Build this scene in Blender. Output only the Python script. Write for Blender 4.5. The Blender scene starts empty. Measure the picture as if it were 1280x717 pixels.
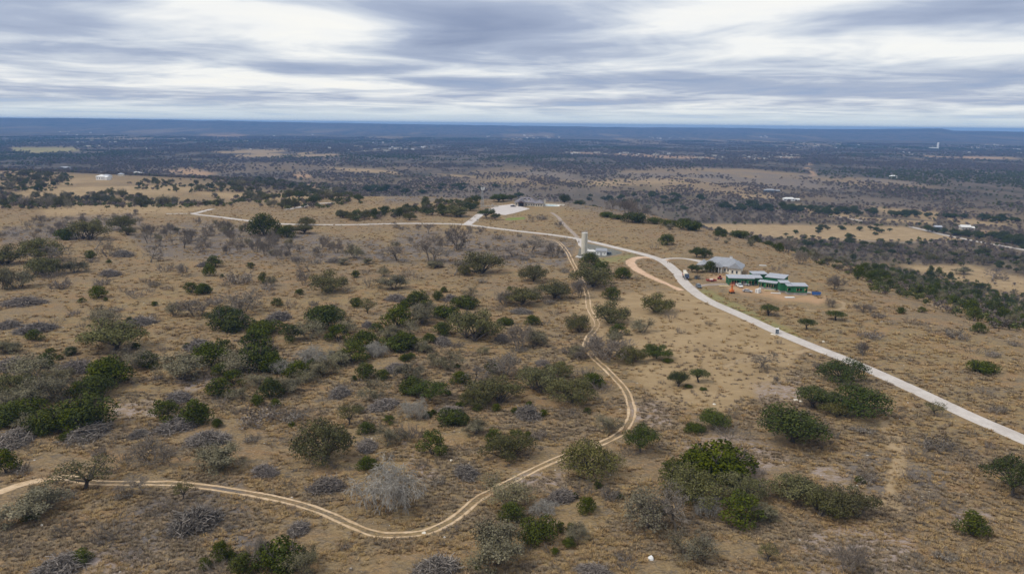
import bpy, bmesh, math, random
import numpy as np
from mathutils import Matrix, Vector
# ------------------------------------------------------------------ camera, sky, sun, exposure
SC = bpy.context.scene
COL = SC.collection
PI = math.pi
R = math.radians
CAM_H, PITCH, ROLL, FPX = 80.0, R(11.94), R(0.60), 960.0
PW, PH = 1280.0, 717.0
_f = np.array([0, math.cos(PITCH), -math.sin(PITCH)])
_r0 = np.array([1.0, 0, 0]); _u0 = np.array([0, math.sin(PITCH), math.cos(PITCH)])
CR = math.cos(ROLL) * _r0 + math.sin(ROLL) * _u0
CU = math.cos(ROLL) * _u0 - math.sin(ROLL) * _r0
cam_d = bpy.data.cameras.new('camera'); cam = bpy.data.objects.new('camera', cam_d); COL.objects.link(cam)
cam_d.sensor_width = 36.0; cam_d.lens = FPX / PW * 36.0
cam_d.clip_start = 0.5; cam_d.clip_end = 150000.0
cam.matrix_world = Matrix(((CR[0], CU[0], -_f[0], 0), (CR[1], CU[1], -_f[1], 0), (CR[2], CU[2], -_f[2], CAM_H), (0, 0, 0, 1)))
SC.camera = cam
SC.view_settings.view_transform = 'Standard'; SC.view_settings.look = 'None'
SC.view_settings.exposure = 0.6; SC.view_settings.gamma = 1.0
SC.cycles.max_bounces = 6; SC.cycles.diffuse_bounces = 3; SC.cycles.volume_bounces = 0
SC.cycles.transparent_max_bounces = 6
SUN_EL, SUN_AZ = R(52), R(-112)          # azimuth from +Y towards +X: sun stands left of the view, a little ahead
sun_d = bpy.data.lights.new('sun', 'SUN'); sun = bpy.data.objects.new('sun', sun_d); COL.objects.link(sun)
sun_d.energy = 1.5; sun_d.angle = R(14); sun_d.color = (1.0, 0.93, 0.82)
sd = Vector((math.sin(SUN_AZ) * math.cos(SUN_EL), math.cos(SUN_AZ) * math.cos(SUN_EL), math.sin(SUN_EL)))
sun.rotation_euler = sd.to_track_quat('Z', 'Y').to_euler()

class NT:
    """small helper for writing node trees"""
    def __init__(s, tree): s.t = tree; s.n = tree.nodes; s.l = tree.links
    def node(s, kind, **kw):
        n = s.n.new(kind)
        for k, v in kw.items(): setattr(n, k, v)
        return n
    def link(s, a, b): s.l.new(a, b)
    def put(s, sock, v):
        if isinstance(v, bpy.types.NodeSocket): s.l.new(v, sock)
        elif isinstance(v, tuple) and len(v) == 3 and sock.type == 'RGBA': sock.default_value = (*v, 1)
        else: sock.default_value = v
    def math(s, op, a, b=0.0, c=0.0, clamp=False):
        n = s.node('ShaderNodeMath', operation=op, use_clamp=clamp)
        for i, v in enumerate((a, b, c)): s.put(n.inputs[i], v)
        return n.outputs[0]
    def mix(s, f, a, b, mode='MIX'):
        n = s.node('ShaderNodeMix', data_type='RGBA', blend_type=mode)
        s.put(n.inputs[0], f); s.put(n.inputs[6], a); s.put(n.inputs[7], b)
        return n.outputs[2]
    def ramp(s, v, lo, hi, a=0.0, b=1.0):
        n = s.node('ShaderNodeMapRange', interpolation_type='SMOOTHSTEP')
        s.put(n.inputs[0], v)
        for i, x in enumerate((lo, hi, a, b)): n.inputs[i + 1].default_value = x
        return n.outputs[0]
    def noise(s, vec, scale, detail=3.0, rough=0.55, dist=0.0, dim='3D'):
        n = s.node('ShaderNodeTexNoise', noise_dimensions=dim)
        if vec is not None: s.l.new(vec, n.inputs['Vector'])
        n.inputs['Scale'].default_value = scale; n.inputs['Detail'].default_value = detail
        n.inputs['Roughness'].default_value = rough; n.inputs['Distortion'].default_value = dist
        return n.outputs[0]
    def scale(s, vec, v):
        n = s.node('ShaderNodeMapping'); s.l.new(vec, n.inputs[0]); n.inputs['Scale'].default_value = v
        return n.outputs[0]
    def attr(s, name):
        return s.node('ShaderNodeAttribute', attribute_name=name).outputs['Fac']

def px_dir(px, py):
    px = np.asarray(px, float); py = np.asarray(py, float)
    d = _f * FPX + (px - PW / 2)[..., None] * CR - (py - PH / 2)[..., None] * CU
    return d / np.linalg.norm(d, axis=-1, keepdims=True)

W = bpy.data.worlds.new('World'); SC.world = W; W.use_nodes = True
def build_sky():
    W.node_tree.nodes.clear(); T = NT(W.node_tree)
    sky = T.node('ShaderNodeTexSky', sky_type='NISHITA', sun_disc=False)
    sky.sun_elevation = SUN_EL; sky.sun_rotation = SUN_AZ; sky.altitude = 400
    tc = T.node('ShaderNodeTexCoord'); sep = T.node('ShaderNodeSeparateXYZ'); T.link(tc.outputs['Generated'], sep.inputs[0])
    x, y, z = sep.outputs
    zz = T.math('ADD', T.math('MAXIMUM', z, 0.0), 0.035)
    u = T.math('DIVIDE', x, zz); v = T.math('DIVIDE', y, zz)     # the layer of cloud seen as a flat ceiling
    cmb = T.node('ShaderNodeCombineXYZ'); T.link(T.math('MULTIPLY', u, 1.15), cmb.inputs[0]); T.link(v, cmb.inputs[1])
    n1 = T.noise(cmb.outputs[0], 0.36, 4.0, 0.5, 0.3, '2D')
    cmb2 = T.node('ShaderNodeCombineXYZ'); T.link(T.math('MULTIPLY', u, 1.0), cmb2.inputs[0]); T.link(v, cmb2.inputs[1])
    n2 = T.noise(cmb2.outputs[0], 0.70, 7.0, 0.58, 0.5, '2D')
    n3 = T.noise(cmb2.outputs[0], 2.4, 4.0, 0.6, 0.2, '2D')
    dens = T.math('ADD', T.math('MULTIPLY', n1, 0.55), T.math('ADD', T.math('MULTIPLY', n2, 0.30), T.math('MULTIPLY', n3, 0.05)))
    # broad thick and thin places in the layer, where the photograph has them
    for (px, py, wx, wy, amt) in CLOUD_BANKS:
        d0 = px_dir(px, py); e0 = math.asin(d0[2]); a0 = math.atan2(d0[0], d0[1])
        az = T.math('ARCTAN2', x, y); el = T.math('ARCSINE', z)
        qa = T.math('DIVIDE', T.math('SUBTRACT', az, a0), wx / FPX)
        qe = T.math('DIVIDE', T.math('SUBTRACT', el, e0), wy / FPX)
        q = T.math('ADD', T.math('MULTIPLY', qa, qa), T.math('MULTIPLY', qe, qe))
        g = T.math('MULTIPLY', T.math('EXPONENT', T.math('MULTIPLY', q, -1.0)), amt)
        dens = T.math('ADD', dens, g)
    r = T.node('ShaderNodeValToRGB'); T.link(dens, r.inputs[0])
    cr = r.color_ramp; cr.elements[0].position = 0.27; cr.elements[1].position = 0.72
    cr.elements[0].color = (0.62, 0.615, 0.595, 1); cr.elements[1].color = (0.140, 0.175, 0.275, 1)
    for p, c in ((0.35, (0.585, 0.59, 0.592)), (0.435, (0.415, 0.445, 0.50)), (0.525, (0.262, 0.300, 0.395))):
        e = cr.elements.new(p); e.color = (*c, 1)
    low = T.ramp(z, 0.0, 0.032)
    c1 = T.mix(low, (0.44, 0.50, 0.54), r.outputs[0])
    blue = T.math('MULTIPLY', T.ramp(z, 0.10, 0.0, 0.0, 1.0), T.ramp(dens, 0.50, 0.66))
    c1 = T.mix(T.math('MULTIPLY', blue, 0.40), c1, (0.22, 0.33, 0.53))
    k = 1.0 / 0.1
    cl = T.mix(1.0, c1, (k * 1.06, k * 1.05, k * 1.03), 'MULTIPLY')
    out = T.mix(0.93, sky.outputs[0], cl)                        # thin blue still shows through the layer
    bg = T.node('ShaderNodeBackground'); T.link(out, bg.inputs[0]); bg.inputs[1].default_value = 0.1
    o = T.node('ShaderNodeOutputWorld'); T.link(bg.outputs[0], o.inputs[0])
CLOUD_BANKS = [(640, 36, 230, 40, 0.12), (425, 48, 110, 26, -0.17), (930, 104, 240, 14, 0.15), (130, 60, 90, 14, 0.13), (380, 88, 60, 8, 0.13), (860, 20, 120, 14, -0.12),
               (60, 25, 160, 26, 0.09), (1150, 48, 190, 18, -0.07), (250, 95, 200, 14, -0.09), (560, 118, 120, 10, -0.07), (1010, 30, 160, 14, 0.08), (170, 122, 150, 7, 0.10),
               (1180, 12, 130, 14, 0.06), (560, 100, 70, 7, 0.10), (200, 18, 120, 14, -0.07)]
build_sky()

# ------------------------------------------------------------------ noise and terrain
def vnoise(x, y, seed=0):
    x = np.asarray(x, float); y = np.asarray(y, float)
    xi = np.floor(x).astype(np.int64); yi = np.floor(y).astype(np.int64)
    fx = x - xi; fy = y - yi
    fx = fx * fx * (3 - 2 * fx); fy = fy * fy * (3 - 2 * fy)
    def h(a, b):
        n = (a * 374761393 + b * 668265263 + seed * 1442695041) & 0xffffffff
        n = ((n ^ (n >> 13)) * 1274126177) & 0xffffffff
        n = n ^ (n >> 16)
        return (n & 0xffff) / 65535.0
    a = h(xi, yi); b = h(xi + 1, yi); c = h(xi, yi + 1); d = h(xi + 1, yi + 1)
    return (a * (1 - fx) + b * fx) * (1 - fy) + (c * (1 - fx) + d * fx) * fy
def fbm(x, y, seed=0, oct=4):
    s = 0; a = 0.5; t = 0
    for i in range(oct):
        s = s + a * vnoise(x * 2 ** i, y * 2 ** i, seed + i * 17); t += a; a *= 0.5
    return s / t
def sst(a, b, x):
    t = np.clip((np.asarray(x, float) - a) / (b - a), 0, 1); return t * t * (3 - 2 * t)
PLATEAU = np.array([(300, -400), (212, 110), (186, 240), (168, 340), (158, 430), (138, 570), (92, 725), (35, 812), (-90, 850), (-200, 885),
                    (-330, 960), (-480, 1130), (-640, 1330), (-1000, 1480), (-2200, 1500), (-2200, -400)], float)
def inside(poly, x, y):
    x = np.asarray(x, float); y = np.asarray(y, float); c = np.zeros(x.shape, bool); n = len(poly)
    for i in range(n):
        x0, y0 = poly[i]; x1, y1 = poly[(i + 1) % n]
        if y0 == y1: continue
        t = ((y0 > y) != (y1 > y)) & (x < (x1 - x0) * (y - y0) / (y1 - y0) + x0)
        c ^= t
    return c
def edge_dist(poly, x, y, closed=True):
    x = np.asarray(x, float); y = np.asarray(y, float); d = np.full(x.shape, 1e18); n = len(poly)
    for i in range(n if closed else n - 1):
        x0, y0 = poly[i]; x1, y1 = poly[(i + 1) % n]
        vx, vy = x1 - x0, y1 - y0; L = vx * vx + vy * vy + 1e-12
        t = np.clip(((x - x0) * vx + (y - y0) * vy) / L, 0, 1)
        d = np.minimum(d, (x - x0 - t * vx) ** 2 + (y - y0 - t * vy) ** 2)
    return np.sqrt(d)
SKY_X = np.array([-400, 0, 80, 160, 320, 480, 640, 800, 960, 1040, 1090, 1120, 1163, 1178, 1280, 1700], float)
SKY_UP = np.array([4, 4.6, 5.4, 5.2, 4.0, 2.6, 1.4, 1.0, 1.4, 2.4, 3.2, 3.6, 4.4, 2.4, 1.6, 2.0]) - 4.0      # skyline above the true horizon, in pixels
SKY_AZ = np.arctan2(SKY_X - 640, FPX)
def height(x, y):
    x = np.asarray(x, float); y = np.asarray(y, float)
    r = np.hypot(x, y); az = np.arctan2(x, y)
    d = np.where(inside(PLATEAU, x, y), 0.0, edge_dist(PLATEAU, x, y))
    tl = np.clip(d / 285.0, 0, 1); ramp = 0.62 * tl + 0.38 * tl * tl * (3 - 2 * tl)
    ramp = np.where(tl < 0.16, tl * tl / 0.32 * 1.0, ramp); ramp = np.where((tl >= 0.16) & (tl < 0.3), ramp + (0.08 - (0.62 * 0.16 + 0.38 * 0.16 ** 2 * 2.68)) * (1 - (tl - 0.16) / 0.14), ramp)
    side = sst(-320, -80, x); out = side * ramp + (1 - side) * sst(0, 560, d)
    z = -60 * out
    z = z - (1 - out) * 20 * sst(560, 1150, y) * sst(-60, -380, x)
    z = z - (1 - out) * 7 * np.exp(-((y - 960) / 130.0) ** 2) * sst(-250, -420, x)
    z = z + (1 - sst(900, 2200, r)) * (2.6 * (fbm(x / 110, y / 110, 3, 3) - 0.5)) * sst(30, 120, r)
    z = z + sst(900, 2500, d) * 14 * (fbm(x / 700, y / 700, 11, 3) - 0.5) * (1 - 0.4 * out)
    z = z + sst(5000, 9000, r) * 46 * np.clip(fbm(x / 3600, y / 1500, 21, 4) - 0.42, 0, 1)
    up = np.interp(az, SKY_AZ, SKY_UP)
    ridge = CAM_H + 14000 * (up / FPX) + 60 + 12 * (fbm(az * 60, az * 0 + 3.3, 31, 3) - 0.5)
    z = z + ridge * sst(8800, 14000, r) * (1 - 0.9 * sst(14400, 18000, r))
    return z
def at(px, py):
    """photo pixel(s) -> point(s) on the ground"""
    d = px_dir(px, py); s = d.shape[:-1]; d = d.reshape(-1, 3)
    t = np.exp(np.linspace(math.log(60), math.log(60000), 900))
    P = d[:, None, :] * t[None, :, None]
    below = (P[..., 2] + CAM_H) < height(P[..., 0], P[..., 1])
    i = np.where(below.any(1), below.argmax(1), len(t) - 1)
    lo = t[np.maximum(i - 1, 0)]; hi = t[i]
    for _ in range(24):
        m = (lo + hi) / 2; q = d * m[:, None]
        b = (q[:, 2] + CAM_H) < height(q[:, 0], q[:, 1])
        hi = np.where(b, m, hi); lo = np.where(b, lo, m)
    q = d * hi[:, None]; q[:, 2] = height(q[:, 0], q[:, 1])
    return q.reshape(s + (3,))
def to_px(x, y, z):
    v = np.stack([x, y, np.asarray(z) - CAM_H], -1)
    w = v @ _f; w = np.where(w < 1, 1, w)
    return PW / 2 + FPX * (v @ CR) / w, PH / 2 - FPX * (v @ CU) / w
# ------------------------------------------------------------------ materials
def new_mat(name):
    m = bpy.data.materials.new(name); m.use_nodes = True; m.node_tree.nodes.clear()
    T = NT(m.node_tree); o = T.node('ShaderNodeOutputMaterial'); b = T.node('ShaderNodeBsdfPrincipled')
    T.link(b.outputs[0], o.inputs[0]); b.inputs['Roughness'].default_value = 0.85
    b.inputs['Specular IOR Level'].default_value = 0.25
    return m, T, b
def simple_mat(name, col, rough=0.8, metal=0.0, var=0.15, scale=1.5, spec=0.3, bump=0.0):
    m, T, b = new_mat(name)
    tc = T.node('ShaderNodeTexCoord')
    n = T.noise(tc.outputs['Object'], scale, 4.0)
    c = T.mix(T.ramp(n, 0.3, 0.7), tuple(v * (1 - var) for v in col), tuple(min(1, v * (1 + var)) for v in col))
    T.put(b.inputs['Base Color'], c); b.inputs['Roughness'].default_value = rough; b.inputs['Metallic'].default_value = metal
    b.inputs['Specular IOR Level'].default_value = spec
    if bump:
        bp = T.node('ShaderNodeBump'); bp.inputs['Strength'].default_value = bump; T.link(n, bp.inputs['Height']); T.link(bp.outputs[0], b.inputs['Normal'])
    return m

def ground_nodes(T, far=True):
    """dry hill-country grass: tan thatch, grey-brown stubble, streaks, pale stones; masks come from mesh attributes"""
    g = T.node('ShaderNodeNewGeometry'); p = g.outputs['Position']
    big = T.noise(T.scale(p, (0.011, 0.011, 0.011)), 1.0, 4.0, 0.55, 0.4)
    mid = T.noise(T.scale(p, (0.07, 0.10, 0.07)), 1.0, 5.0, 0.62, 0.5)
    sml = T.noise(T.scale(p, (0.36, 0.62, 0.4)), 1.0, 6.0, 0.70, 0.8)
    fine = T.noise(T.scale(p, (1.5, 2.2, 1.5)), 1.0, 4.0, 0.7, 0.5)
    tan = T.mix(T.ramp(fine, 0.30, 0.72), (0.195, 0.140, 0.077), (0.375, 0.270, 0.154))
    tan = T.mix(T.ramp(big, 0.40, 0.62), tan, T.mix(T.ramp(fine, 0.3, 0.7), (0.235, 0.168, 0.078), (0.385, 0.280, 0.140)))
    red = T.mix(T.ramp(fine, 0.3, 0.7), (0.245, 0.148, 0.072), (0.375, 0.235, 0.115))
    c = T.mix(T.math('MULTIPLY', T.ramp(mid, 0.46, 0.66), 0.75), tan, red)
    grey = T.mix(T.ramp(fine, 0.28, 0.72), (0.105, 0.082, 0.058), (0.275, 0.222, 0.158))
    gm = T.math('MULTIPLY', T.ramp(sml, 0.47, 0.60), T.ramp(mid, 0.66, 0.38, 0.30, 0.95))
    gm = T.math('MULTIPLY', gm, T.math('SUBTRACT', 1.0, T.math('MULTIPLY', T.attr('field'), 0.65)))
    c = T.mix(gm, c, grey)
    m2 = T.noise(T.scale(p, (0.13, 0.24, 0.16)), 1.0, 4.0, 0.68, 0.9)
    g2 = T.math('MULTIPLY', T.ramp(m2, 0.50, 0.64), T.ramp(big, 0.34, 0.62, 0.75, 0.35))
    c = T.mix(T.math('MULTIPLY', g2, T.math('SUBTRACT', 1.0, T.math('MULTIPLY', T.attr('field'), 0.5))), c, T.mix(T.ramp(fine, 0.3, 0.7), (0.125, 0.098, 0.066), (0.275, 0.215, 0.145)))
    sc = T.math('MULTIPLY', T.attr('scrub'), T.ramp(T.math('ADD', T.math('MULTIPLY', sml, 0.55), T.math('MULTIPLY', mid, 0.5)), 0.40, 0.60))
    c = T.mix(sc, c, T.mix(fine, (0.10, 0.088, 0.080), (0.235, 0.205, 0.185)))
    c = T.mix(T.math('MULTIPLY', T.attr('field'), 0.8), c, T.mix(T.ramp(mid, 0.3, 0.7), (0.335, 0.235, 0.125), (0.45, 0.33, 0.185)))
    c = T.mix(T.math('MULTIPLY', T.attr('green'), 0.5), c, T.mix(mid, (0.19, 0.22, 0.075), (0.33, 0.33, 0.12)))
    rk = T.math('MULTIPLY', T.attr('rock'), T.ramp(sml, 0.40, 0.58))
    c = T.mix(rk, c, T.mix(fine, (0.26, 0.20, 0.165), (0.50, 0.41, 0.36)))
    br = T.math('MULTIPLY', T.attr('bare'), T.ramp(T.math('ADD', mid, T.math('MULTIPLY', fine, 0.4)), 0.45, 0.62))
    c = T.mix(br, c, T.mix(fine, (0.38, 0.225, 0.12), (0.55, 0.37, 0.22)))
    vor = T.node('ShaderNodeTexVoronoi'); T.link(T.scale(p, (1.1, 1.1, 1.1)), vor.inputs['Vector']); vor.inputs['Scale'].default_value = 1.0
    st = T.math('MULTIPLY', T.math('LESS_THAN', vor.outputs['Distance'], 0.17), T.ramp(mid, 0.54, 0.64))
    st = T.math('MULTIPLY', st, T.math('SUBTRACT', 1.0, T.attr('wood')))
    c = T.mix(T.math('MULTIPLY', st, 0.7), c, (0.46, 0.40, 0.34))
    # woodland of the plain, too far for its trees to be told apart
    wn = T.noise(T.scale(p, (0.018, 0.0045, 0.01)), 1.0, 6.0, 0.7, 0.4)
    wn2 = T.noise(T.scale(p, (0.0022, 0.0011, 0.002)), 1.0, 5.0, 0.6, 0.5)
    wood = T.mix(T.ramp(wn, 0.35, 0.65), (0.045, 0.043, 0.027), (0.150, 0.118, 0.086))
    wood = T.mix(T.math('MULTIPLY', T.ramp(wn2, 0.40, 0.62), 0.6), wood, T.mix(wn, (0.075, 0.059, 0.043), (0.205, 0.155, 0.112)))
    c = T.mix(T.attr('wood'), c, wood)
    bmp = T.math('ADD', T.math('MULTIPLY', sml, 0.5), T.math('MULTIPLY', fine, 0.6))
    return c, bmp
def make_ground_mat():
    m, T, b = new_mat('dry_grass_ground'); c, h = ground_nodes(T)
    T.put(b.inputs['Base Color'], c); b.inputs['Roughness'].default_value = 0.95; b.inputs['Specular IOR Level'].default_value = 0.08
    bp = T.node('ShaderNodeBump'); bp.inputs['Strength'].default_value = 0.9; bp.inputs['Distance'].default_value = 0.7
    T.link(h, bp.inputs['Height']); T.link(bp.outputs[0], b.inputs['Normal'])
    return m
def make_strip_mat(name, c0, c1, ragged, rough=0.9):
    """packed earth or paving whose 'edge' attribute (0 at the rim, 1 inside) frays into the grass"""
    m, T, b = new_mat(name); gc, h = ground_nodes(T)
    g = T.node('ShaderNodeNewGeometry'); p = g.outputs['Position']
    n = T.noise(T.scale(p, (0.9, 0.9, 0.9)), 1.0, 5.0, 0.65); n2 = T.noise(T.scale(p, (0.15, 0.15, 0.15)), 1.0, 4.0)
    e = T.math('ADD', T.attr('edge'), T.math('MULTIPLY', T.math('SUBTRACT', n, 0.5), ragged * 2.2))
    f = T.ramp(e, 0.22, 0.22 + 0.12 + ragged * 0.35)
    col = T.mix(T.ramp(T.math('ADD', T.math('MULTIPLY', n, 0.55), T.math('MULTIPLY', n2, 0.5)), 0.34, 0.70), c0, c1)
    T.put(b.inputs['Base Color'], T.mix(f, gc, col)); b.inputs['Roughness'].default_value = rough
    b.inputs['Specular IOR Level'].default_value = 0.15
    return m
M = {}
M['ground'] = make_ground_mat()
M['rut'] = make_strip_mat('pale_dirt', (0.42, 0.285, 0.155), (0.66, 0.50, 0.33), 0.5)
M['red_dirt'] = make_strip_mat('pink_dirt', (0.50, 0.32, 0.20), (0.68, 0.48, 0.33), 0.5)
M['road'] = make_strip_mat('pale_road', (0.46, 0.41, 0.365), (0.60, 0.55, 0.50), 0.10, 0.85)
M['gravel'] = make_strip_mat('grey_gravel', (0.26, 0.21, 0.17), (0.42, 0.35, 0.295), 0.45)
M['grey_gravel'] = make_strip_mat('dark_gravel', (0.125, 0.125, 0.10), (0.215, 0.205, 0.175), 0.35)
M['concrete'] = make_strip_mat('court_concrete', (0.50, 0.45, 0.415), (0.62, 0.57, 0.53), 0.03, 0.85)
M['lawn'] = make_strip_mat('green_lawn', (0.12, 0.16, 0.035), (0.24, 0.27, 0.07), 0.35)
M['worn'] = make_strip_mat('worn_grass', (0.29, 0.21, 0.118), (0.40, 0.292, 0.172), 0.9)

# ------------------------------------------------------------------ land cover, read off the photograph
POLY = {   # (soft edge in pixels, polygon)
 'field': [(2, [(12, 184), (92, 184), (104, 189), (52, 192), (14, 190)]), (2, [(262, 190), (330, 185), (412, 190), (445, 195), (370, 197), (290, 197)]),
           (1.5, [(408, 209), (470, 212), (606, 221), (590, 223), (500, 219), (436, 214)]), (2, [(866, 280), (930, 280), (1128, 283), (1205, 299), (1150, 302), (1000, 300), (905, 291)]),
           (3, [(1000, 250), (1180, 266), (1168, 281), (1060, 274), (990, 262)]), (3, [(1128, 331), (1215, 331), (1285, 347), (1285, 367), (1230, 358), (1165, 344)]),
           (3, [(30, 226), (110, 222), (210, 230), (255, 236), (215, 243), (90, 246), (25, 247)]),            (3, [(690, 229), (760, 224), (850, 224), (860, 228), (740, 233)]), (3, [(240, 240), (420, 243), (410, 250), (300, 250)]), (2, [(920, 243), (1020, 243), (1010, 249), (930, 249)]),
           (4, [(50, 254), (150, 250), (260, 258), (230, 266), (60, 270)]),            (6, [(700, 372), (860, 362), (1000, 430), (985, 470), (900, 520), (820, 500)]), (2, [(1110, 192), (1260, 196), (1280, 200), (1150, 199)]), (2, [(1180, 272), (1280, 276), (1280, 284), (1200, 281)])],
 'bare': [(3, [(205, 214), (240, 210), (270, 217), (250, 221), (215, 219)]), (2, [(360, 218), (382, 214), (385, 222), (368, 225)]), (3, [(385, 226), (400, 228), (398, 238), (386, 236)]),
          (3, [(905, 356), (925, 356), (945, 357), (985, 370), (1000, 371), (1020, 372), (1010, 377), (975, 375), (945, 368), (925, 367), (908, 361)]),
          (3, [(985, 360), (1015, 366), (1035, 372), (1020, 380), (990, 372)]), (2, [(1008, 204), (1016, 204), (1017, 220), (1010, 220)]),
          (2, [(1130, 195), (1230, 195), (1260, 198), (1150, 199)]), (2, [(700, 190), (760, 191), (900, 196), (1000, 196), (990, 199), (860, 199), (740, 194)]), (2, [(250, 167), (300, 167), (300, 170), (255, 170)]),
          (2, [(240, 171), (310, 168), (300, 172)]),
          (2, [(1225, 288), (1250, 289), (1248, 294), (1228, 293)]), (2, [(880, 346), (905, 343), (912, 350), (885, 353)])],
 'rock': [(8, [(845, 552), (900, 540), (960, 555), (990, 575), (930, 600), (850, 585)]), (8, [(1000, 670), (1070, 655), (1140, 665), (1150, 717), (1010, 717)]), (5, [(780, 505), (830, 500), (840, 530), (800, 535)]),
          (5, [(1020, 580), (1060, 585), (1060, 605), (1015, 595)]), (5, [(135, 505), (190, 500), (200, 520), (150, 525)]), (5, [(215, 470), (270, 465), (275, 485), (225, 488)]), (5, [(500, 545), (525, 570), (555, 600), (515, 600)]),
          (5, [(640, 590), (710, 590), (700, 610), (650, 612)]), (5, [(1190, 640), (1240, 635), (1250, 660), (1200, 665)]), (6, [(940, 480), (1000, 475), (1000, 500), (950, 500)]), (6, [(100, 690), (200, 690), (190, 717), (110, 717)])],
 'green': [(2, [(12, 184), (92, 184), (104, 189), (52, 192), (14, 190)]), (2, [(405, 237), (428, 236), (435, 241), (412, 243)]), (5, [(735, 320), (790, 317), (790, 326), (740, 330)]), (3, [(860, 366), (1000, 425), (1000, 418), (880, 360)])],
 'scrub': [(4, [(0, 286), (70, 272), (170, 266), (180, 282), (90, 298), (0, 304)]), (5, [(155, 292), (250, 276), (330, 284), (470, 300), (520, 330), (360, 325), (190, 322)]), (3, [(480, 240), (640, 236), (640, 248), (480, 254)]),
           (6, [(500, 285), (720, 300), (700, 335), (560, 330), (470, 320)]), (4, [(640, 240), (1000, 262), (1000, 278), (880, 276), (720, 262)]),
           (8, [(1060, 560), (1200, 590), (1150, 640), (1050, 600)]), (6, [(880, 590), (960, 600), (950, 640), (900, 630)]), (8, [(300, 600), (180, 620), (120, 690), (250, 717), (330, 690)])],
}
def soft(poly, px, py, s):
    m = np.zeros(px.shape); P = np.array(poly, float)
    b = (px > P[:, 0].min() - 3 * s) & (px < P[:, 0].max() + 3 * s) & (py > P[:, 1].min() - 3 * s) & (py < P[:, 1].max() + 3 * s)
    if b.any():
        i = inside(P, px[b], py[b]); d = edge_dist(P, px[b], py[b])
        m[b] = sst(-s, s, np.where(i, d, -d))
    return m
def masks(x, y, z):
    px, py = to_px(x, y, z); r = np.hypot(x, y); front = (y > 20) & (np.abs(px - 640) < 900)
    d = np.where(inside(PLATEAU, x, y), 0.0, edge_dist(PLATEAU, x, y)); out = np.where(x > -150, sst(120, 300, d), sst(10, 230, d))
    wob = np.minimum(1.0, 3.0 / np.maximum(0.3, 120 * 960 / np.maximum(r, 50) ** 1.0 * 0.02))
    qx = px + 14 * (fbm(x / 260, y / 260, 51, 3) - 0.5) * front; qy = py + 2.0 * (fbm(x / 300, y / 300, 57, 3) - 0.5) * front
    a = {}
    for k, L in POLY.items():
        m = np.zeros(x.shape)
        for s, p in L: m = np.maximum(m, soft(p, qx, qy, s) * front)
        if k in ('field', 'bare'): m = m * np.where(r > 1350, sst(0.34, 0.50, fbm(x / 120, y / 260, 87, 3)) * 0.9, 1.0)
        a[k] = m
    # woodland: the plain is wooded except where fields and clearings show
    n1 = fbm(x / 700, y / 1100, 61, 4); n2 = fbm(x / 240, y / 500, 67, 3)
    w = out * sst(0.40, 0.56, 0.62 * n1 + 0.38 * n2 + 0.22 * sst(2200, 3400, r))
    thin = soft([(405, 222), (640, 222), (900, 222), (1010, 240), (1285, 262), (1285, 420), (700, 420), (620, 262), (430, 262)], px, py, 5) * front
    w = w * (1 - 0.36 * thin)
    a['thin'] = thin * out
    w = np.maximum(w, 0.62 * out * front * (px < 580) * (r > 1000))
    keep = np.maximum.reduce([a['field'], a['bare'] * 0.9, a['green']])
    a['wood'] = w * (1 - keep)
    a['scrub'] = np.maximum(a['scrub'], out * (1 - keep) * sst(0.40, 0.60, fbm(x / 150, y / 210, 83, 4)) * (r < 6000) * 0.9)
    a['thin'] = a['thin'] * (1 - keep)
    far = sst(4500, 7500, r); clr = sst(0.63, 0.69, fbm(x / 300, y / 1500, 71, 3)) * far
    a['wood'] = np.maximum(a['wood'], far * 0.97 * (1 - keep)) * (1 - 0.75 * clr * (1 - sst(9500, 12500, r)))
    return a
def build_ground():
    fr = np.linspace(-62, 62, 660); bk = np.linspace(62, 298, 50)[1:-1]
    az = np.radians(np.concatenate([fr, bk])); na = len(az)
    rr = np.concatenate([[20, 40], np.exp(np.linspace(math.log(60), math.log(19200), 430))]); nr = len(rr)
    A, RR = np.meshgrid(az, rr); x = (RR * np.sin(A)).ravel(); y = (RR * np.cos(A)).ravel(); z = height(x, y)
    v = np.concatenate([np.stack([x, y, z], 1), [[0, 0, float(height(0., 0.))]]])
    i = np.arange(nr - 1)[:, None] * na; j = np.arange(na)[None, :]; j2 = (j + 1) % na
    q = np.stack([i + j, i + j2, i + na + j2, i + na + j], -1).reshape(-1, 4)[:, ::-1]
    c = len(v) - 1; tri = np.stack([np.arange(na), np.full(na, c), (np.arange(na) + 1) % na], 1)[:, ::-1]
    me = bpy.data.meshes.new('ground')
    nv, nq, nt = len(v), len(q), len(tri)
    me.vertices.add(nv); me.vertices.foreach_set('co', v.ravel())
    me.loops.add(nq * 4 + nt * 3); me.loops.foreach_set('vertex_index', np.concatenate([q.ravel(), tri.ravel()]).astype(np.int32))
    me.polygons.add(nq + nt)
    me.polygons.foreach_set('loop_start', np.concatenate([np.arange(nq) * 4, nq * 4 + np.arange(nt) * 3]).astype(np.int32))
    me.update(calc_edges=True); me.validate()
    me.polygons.foreach_set('use_smooth', np.ones(nq + nt, bool))
    ms = masks(v[:, 0], v[:, 1], v[:, 2])
    for k, m in ms.items():
        at_ = me.attributes.new(k, 'FLOAT', 'POINT'); at_.data.foreach_set('value', m.astype(np.float32))
    me.materials.append(M['ground'])
    o = bpy.data.objects.new('ground', me); COL.objects.link(o); o['kind'] = 'structure'
    return o
build_ground()

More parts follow.
